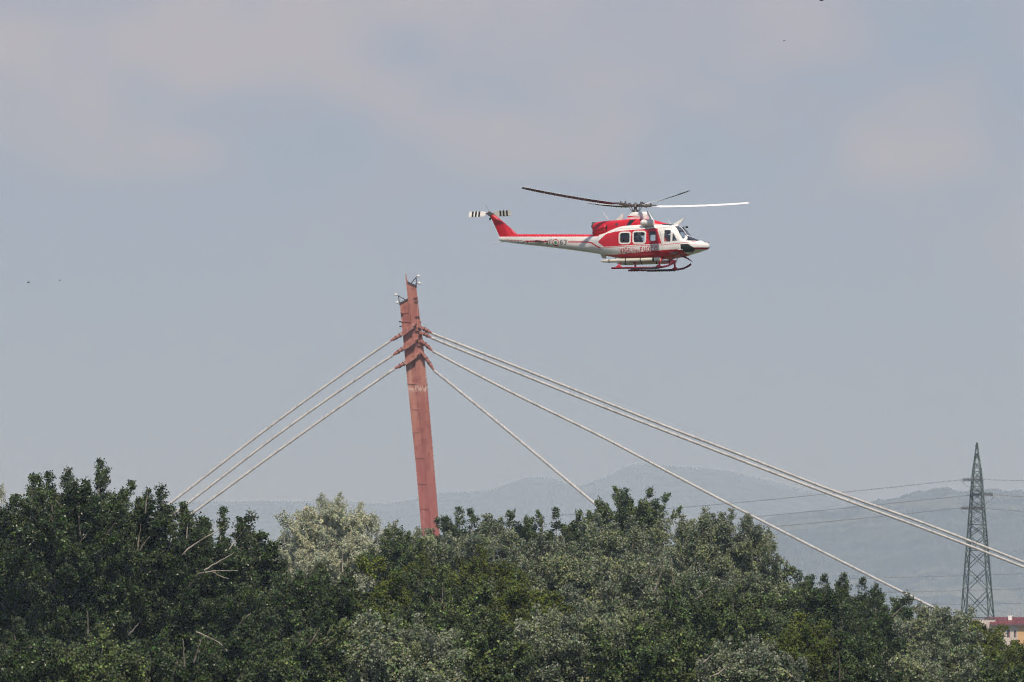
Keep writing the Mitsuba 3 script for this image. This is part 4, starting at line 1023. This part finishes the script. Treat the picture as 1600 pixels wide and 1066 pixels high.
TOTAL = 0
ROWS = [
    # left group
    ('poplar_tree', 'tall dark poplar with several upright tips, highest tree of the left group', 'tree', 128, 712, 88, 345, 'dark', dict(spires=7, seed=1, peaks=[(152, 718), (80, 738), (108, 742)])),
    ('poplar_tree', 'dark poplar with notched top just left of the tallest left tree', 'tree', 46, 733, 62, 350, 'dark', dict(spires=5, seed=2, peaks=[(22, 772)])),
    ('poplar_tree', 'dark poplar with pale upright branches right of the tallest left tree', 'tree', 222, 746, 48, 348, 'dark', dict(spires=6, seed=3, twigs=[[(215,868),(217,842),(220,818)],[(216,866),(225,850),(234,838)],[(218,848),(224,840)],[(227,802),(229,780),(230,762)],[(258,878),(262,862),(268,848)]], peaks=[(205, 750), (250, 757)], bare=0.10)),
    ('poplar_tree', 'dark poplar under the lowest left stay cable with long bare side branches', 'tree', 322, 794, 54, 346, 'dark', dict(spires=6, seed=4, twigs=[[(285,867),(309,847),(332,834),(350,822)],[(309,897),(340,892),(372,891)],[(333,894),(345,901),(357,904)],[(319,891),(345,876),(366,864)],[(292,920),(303,908)]], peaks=[(291, 784), (340, 793)], bare=0.12)),
    ('poplar_tree', 'dark poplar forming the right end of the left group', 'tree', 385, 820, 33, 352, 'dark', dict(spires=4, seed=5, twigs=[[(355,940),(358,922),(361,910)],[(378,975),(388,966),(397,956)]], peaks=[(372, 808), (402, 832)])),
    ('willow_tree', 'small pale grey tree at the left edge behind dark poplars', 'tree', 8, 757, 34, 470, 'pale', dict(spires=4, seed=6)),
    # pale tree
    ('willow_tree', 'large pale silvery tree standing alone left of the red pylon', 'tree', 515, 766, 84, 520, 'pale', dict(spires=10, seed=7, peaks=[(490, 771), (542, 769), (566, 784), (466, 796), (446, 826), (586, 812), (432, 856), (597, 846)], fill=1.15)),
    # in front of the pale tree
    ('young_poplar_tree', 'dark tree with reddish stems in front of the pale tree, left one', 'tree', 447, 884, 44, 335, 'dark', dict(spires=5, seed=8, twigs=[[(476,948),(484,924),(480,904)],[(466,930),(470,905)]], bare=0.15, peaks=[(425, 900)])),
    ('young_poplar_tree', 'dark tree with slim tips in front of the pale tree, right one', 'tree', 508, 876, 48, 330, 'dark', dict(spires=5, seed=9, bare=0.12, peaks=[(490, 880), (535, 886)])),
    # round the foot of the pylon
    ('poplar_tree', 'dark round poplar with a thin raised tuft left of the pylon foot', 'tree', 618, 806, 36, 420, 'mid', dict(spires=4, seed=10, peaks=[(640, 828)])),
    ('poplar_tree', 'greyish poplar whose tip covers the foot of the red pylon', 'tree', 668, 800, 34, 430, 'silver', dict(spires=4, seed=11, peaks=[(655, 822), (690, 830)])),
    ('young_poplar_tree', 'slim dark poplar right of the pylon foot, broader of two', 'tree', 716, 793, 16, 455, 'dark', dict(spires=2, seed=12)),
    ('young_poplar_tree', 'very slim dark poplar tip right of the broader slim poplar', 'tree', 735, 794, 10, 455, 'dark', dict(spires=1, seed=13)),
    ('poplar_tree', 'grey green poplar with leaves showing pale undersides below the slim dark tips', 'tree', 768, 802, 44, 415, 'silver', dict(spires=5, seed=14, peaks=[(752, 804), (785, 808)])),
    ('poplar_tree', 'dark green poplar with ragged top midway between pylon and central tall tree', 'tree', 822, 785, 40, 425, 'mid', dict(spires=5, seed=15, peaks=[(798, 795), (840, 796)])),
    ('poplar_tree', 'narrow dark poplar with single tip right of the ragged topped poplar', 'tree', 861, 793, 20, 420, 'dark', dict(spires=3, seed=16)),
    ('poplar_tree', 'dark poplar where the steepest stay cable meets the trees', 'tree', 920, 776, 26, 432, 'mid', dict(spires=3, seed=17, peaks=[(905, 795)])),
    ('poplar_tree', 'tallest central poplar with rounded dark double top', 'tree', 985, 757, 42, 460, 'mid', dict(spires=5, seed=18, peaks=[(962, 759), (1010, 763), (1026, 770)])),
    ('poplar_tree', 'silvery poplar in front of the tallest central poplar', 'tree', 955, 800, 52, 405, 'silver', dict(spires=6, seed=19, twigs=[[(920,878),(921,866),(922,853)],[(927,890),(934,871)],[(945,884),(955,868)]], peaks=[(930, 802), (990, 806)], bare=0.10)),
    ('poplar_tree', 'silvery poplar with white trunk streaks right of the tallest central poplar', 'tree', 1048, 792, 44, 415, 'silver', dict(spires=5, seed=20, peaks=[(1035, 800), (1062, 804)], bare=0.12)),
    ('poplar_tree', 'broad grey green poplar under the long stay cable with many tips', 'tree', 1120, 787, 64, 400, 'silver', dict(spires=7, seed=21, peaks=[(1095, 792), (1140, 794), (1158, 800), (1174, 812), (1184, 838)])),
    # right of it
    ('young_poplar_tree', 'thin poplar with single raised tip right of the broad grey green poplar', 'tree', 1213, 864, 20, 420, 'mid', dict(spires=3, seed=22, peaks=[(1198, 890)])),
    ('young_poplar_tree', 'grey green poplar between the thin poplar and the dark rounded pair', 'tree', 1258, 886, 22, 410, 'mid', dict(spires=4, seed=23, peaks=[(1244, 892)])),
    ('young_poplar_tree', 'dark rounded poplar, taller of the pair under the long stay cable', 'tree', 1313, 884, 31, 395, 'dark', dict(spires=5, seed=24, peaks=[(1296, 896), (1335, 902)])),
    ('young_poplar_tree', 'dark rounded poplar, lower of the pair under the long stay cable', 'tree', 1372, 912, 28, 390, 'dark', dict(spires=5, seed=25)),
    ('young_poplar_tree', 'small bush-topped tree just right of the dark rounded pair', 'tree', 1412, 932, 24, 392, 'mid', dict(spires=3, seed=26)),
    ('young_poplar_tree', 'dark glossy leaved tree covering the low end of the long stay cable', 'tree', 1455, 934, 36, 380, 'silver', dict(spires=5, seed=27, peaks=[(1440, 944), (1466, 940)])),
    ('shrubby_tree', 'olive green bushy tree in front of the foot of the lattice tower', 'tree', 1520, 964, 38, 400, 'yellow', dict(spires=6, seed=28, peaks=[(1503, 967), (1532, 968), (1548, 977)], size=0.85)),
    ('shrubby_tree', 'olive green bush below the red roofed house at right edge', 'tree', 1592, 1002, 36, 385, 'yellow', dict(spires=5, seed=29, size=0.85, peaks=[(1566, 1000), (1580, 999), (1600, 1001)])),
    # second row
    ('acacia_tree', 'yellow green tree left of the pylon foot below the dark round poplar', 'tree', 592, 868, 44, 330, 'yellow', dict(spires=5, seed=30, size=0.9)),
    ('acacia_tree', 'yellow green tree directly below the pylon foot', 'tree', 668, 862, 46, 335, 'yellow', dict(spires=5, seed=31, size=0.9)),
    ('acacia_tree', 'yellow green tree right of the pylon, below the silvery poplars', 'tree', 752, 850, 52, 340, 'yellow', dict(spires=6, seed=32, size=0.9)),
    ('acacia_tree', 'yellow green tree lower in the middle of the tree belt', 'tree', 828, 893, 48, 325, 'yellow', dict(spires=5, seed=33, size=0.9)),
    ('poplar_tree', 'dark green poplar crown in front of the yellow green trees', 'tree', 692, 876, 44, 318, 'mid', dict(spires=6, seed=34)),
    ('willow_tree', 'silvery grey tree sloping down in the centre of the tree belt', 'tree', 872, 828, 62, 352, 'silver', dict(spires=7, seed=35, peaks=[(850, 834), (905, 846)])),
    ('poplar_tree', 'silvery poplar with white limbs low in the centre right', 'tree', 1010, 850, 62, 350, 'silver', dict(spires=7, seed=36, twigs=[[(1057,941),(1054,920),(1050,895),(1049,872)],[(1018,901),(1030,884),(1040,870)],[(1021,927),(1030,903),(1037,878)],[(1014,898),(1016,876)]], bare=0.15, peaks=[(985, 858), (1040, 862)])),
    ('poplar_tree', 'dark grey green crown below the broad grey green poplar', 'tree', 1118, 900, 60, 345, 'mid', dict(spires=7, seed=37, twigs=[[(1101,925),(1114,915)],[(1086,937),(1096,931)]], peaks=[(1095, 905), (1150, 908)])),
    ('poplar_tree', 'dark grey green crown below the thin raised tip on the right', 'tree', 1208, 930, 36, 350, 'mid', dict(spires=5, seed=38)),
    ('acacia_tree', 'olive tinted tree low right of centre beneath the thin poplar', 'tree', 1238, 955, 34, 322, 'yellow', dict(spires=4, seed=39, size=0.85)),
    ('poplar_tree', 'dark tree with grey trunk low between the rounded pair', 'tree', 1325, 945, 60, 330, 'dark', dict(spires=6, seed=40)),
    ('poplar_tree', 'dark grey green tree low beneath the end of the long stay cable', 'tree', 1462, 985, 60, 330, 'silver', dict(spires=6, seed=41)),
    # front row
    ('bushy_tree', 'dark bushy crown filling the lower left corner', 'tree', 40, 965, 74, 285, 'dark', dict(spires=7, seed=42)),
    ('bushy_tree', 'dark bushy crown low under the tallest left tree', 'tree', 150, 975, 70, 285, 'mid', dict(spires=7, seed=43, twigs=[[(137,990),(137,970),(136,955)]])),
    ('bushy_tree', 'dark bushy crown low under the poplar with pale branches', 'tree', 268, 990, 66, 290, 'dark', dict(spires=6, seed=44, twigs=[[(201,993),(208,984),(217,974)],[(287,1042),(287,1020),(286,998)],[(303,1036),(308,1018),(314,1000)]])),
    ('bushy_tree', 'dark crown low at the right foot of the left group', 'tree', 372, 960, 62, 295, 'dark', dict(spires=6, seed=45, twigs=[[(307,988),(328,997),(347,1008)],[(375,975),(392,958)]])),
    ('bushy_tree', 'dark crown low below the pale silvery tree', 'tree', 470, 955, 60, 290, 'mid', dict(spires=6, seed=46, twigs=[[(482,1009),(491,996),(500,982)],[(505,1008),(508,1000),(512,991)],[(510,1011),(522,1000)]])),
    ('willow_tree', 'silvery leaved crown low in front, left of centre', 'tree', 640, 958, 56, 285, 'silver', dict(spires=6, seed=47)),
    ('bushy_tree', 'dense green crown low in front below the pylon', 'tree', 575, 935, 54, 300, 'mid', dict(spires=6, seed=48)),
    ('bushy_tree', 'dense grey green crown low in front at the centre', 'tree', 745, 945, 66, 290, 'mid', dict(spires=7, seed=49)),
    ('willow_tree', 'grey green crown low in front right of the centre', 'tree', 900, 925, 66, 295, 'silver', dict(spires=7, seed=50)),
    ('bushy_tree', 'dark crown low in front below the white limbed poplar', 'tree', 1015, 960, 66, 290, 'mid', dict(spires=7, seed=51)),
    ('willow_tree', 'pale grey green willow dome low right of centre', 'tree', 1175, 990, 74, 285, 'silver', dict(spires=8, seed=52, twigs=[[(1098,1037),(1108,1028),(1115,1021)],[(1113,1057),(1130,1047),(1143,1038)]])),
    ('bushy_tree', 'dark green crown at the bottom edge below the rounded pair', 'tree', 1345, 1005, 70, 290, 'dark', dict(spires=7, seed=53, twigs=[[(1311,1062),(1312,1040),(1311,1022)],[(1318,1056),(1326,1040)]])),
    ('willow_tree', 'pale grey willow top at the bottom edge on the right', 'tree', 1448, 1038, 56, 270, 'silver', dict(spires=6, seed=54)),
    ('bushy_tree', 'dark olive crown filling the lower right corner', 'tree', 1560, 1025, 62, 290, 'mid', dict(spires=6, seed=55)),
]
CROWNS = [r_[3:7] for r_ in ROWS]
for row in ROWS:
    TOTAL += tree(*row[:8], **row[8])


TRIS = sum(2 * SPEC[v['group']['id'].split('_')[1]][2] for v in scene.values() if v.get('type') == 'instance')
print('boughs', TOTAL, 'leaf triangles', TRIS)
# ---------------------------------------------------------------- hazy air
scene['haze'] = {'type': 'cube', 'to_world': T().translate([0, 12500, 359.0]).scale([9100, 15100, 360.5]), 'bsdf': {'type': 'null'}, 'interior': {'type': 'ref', 'id': 'air'}}
say('haze', 'pale summer haze in the air', kind='stuff')
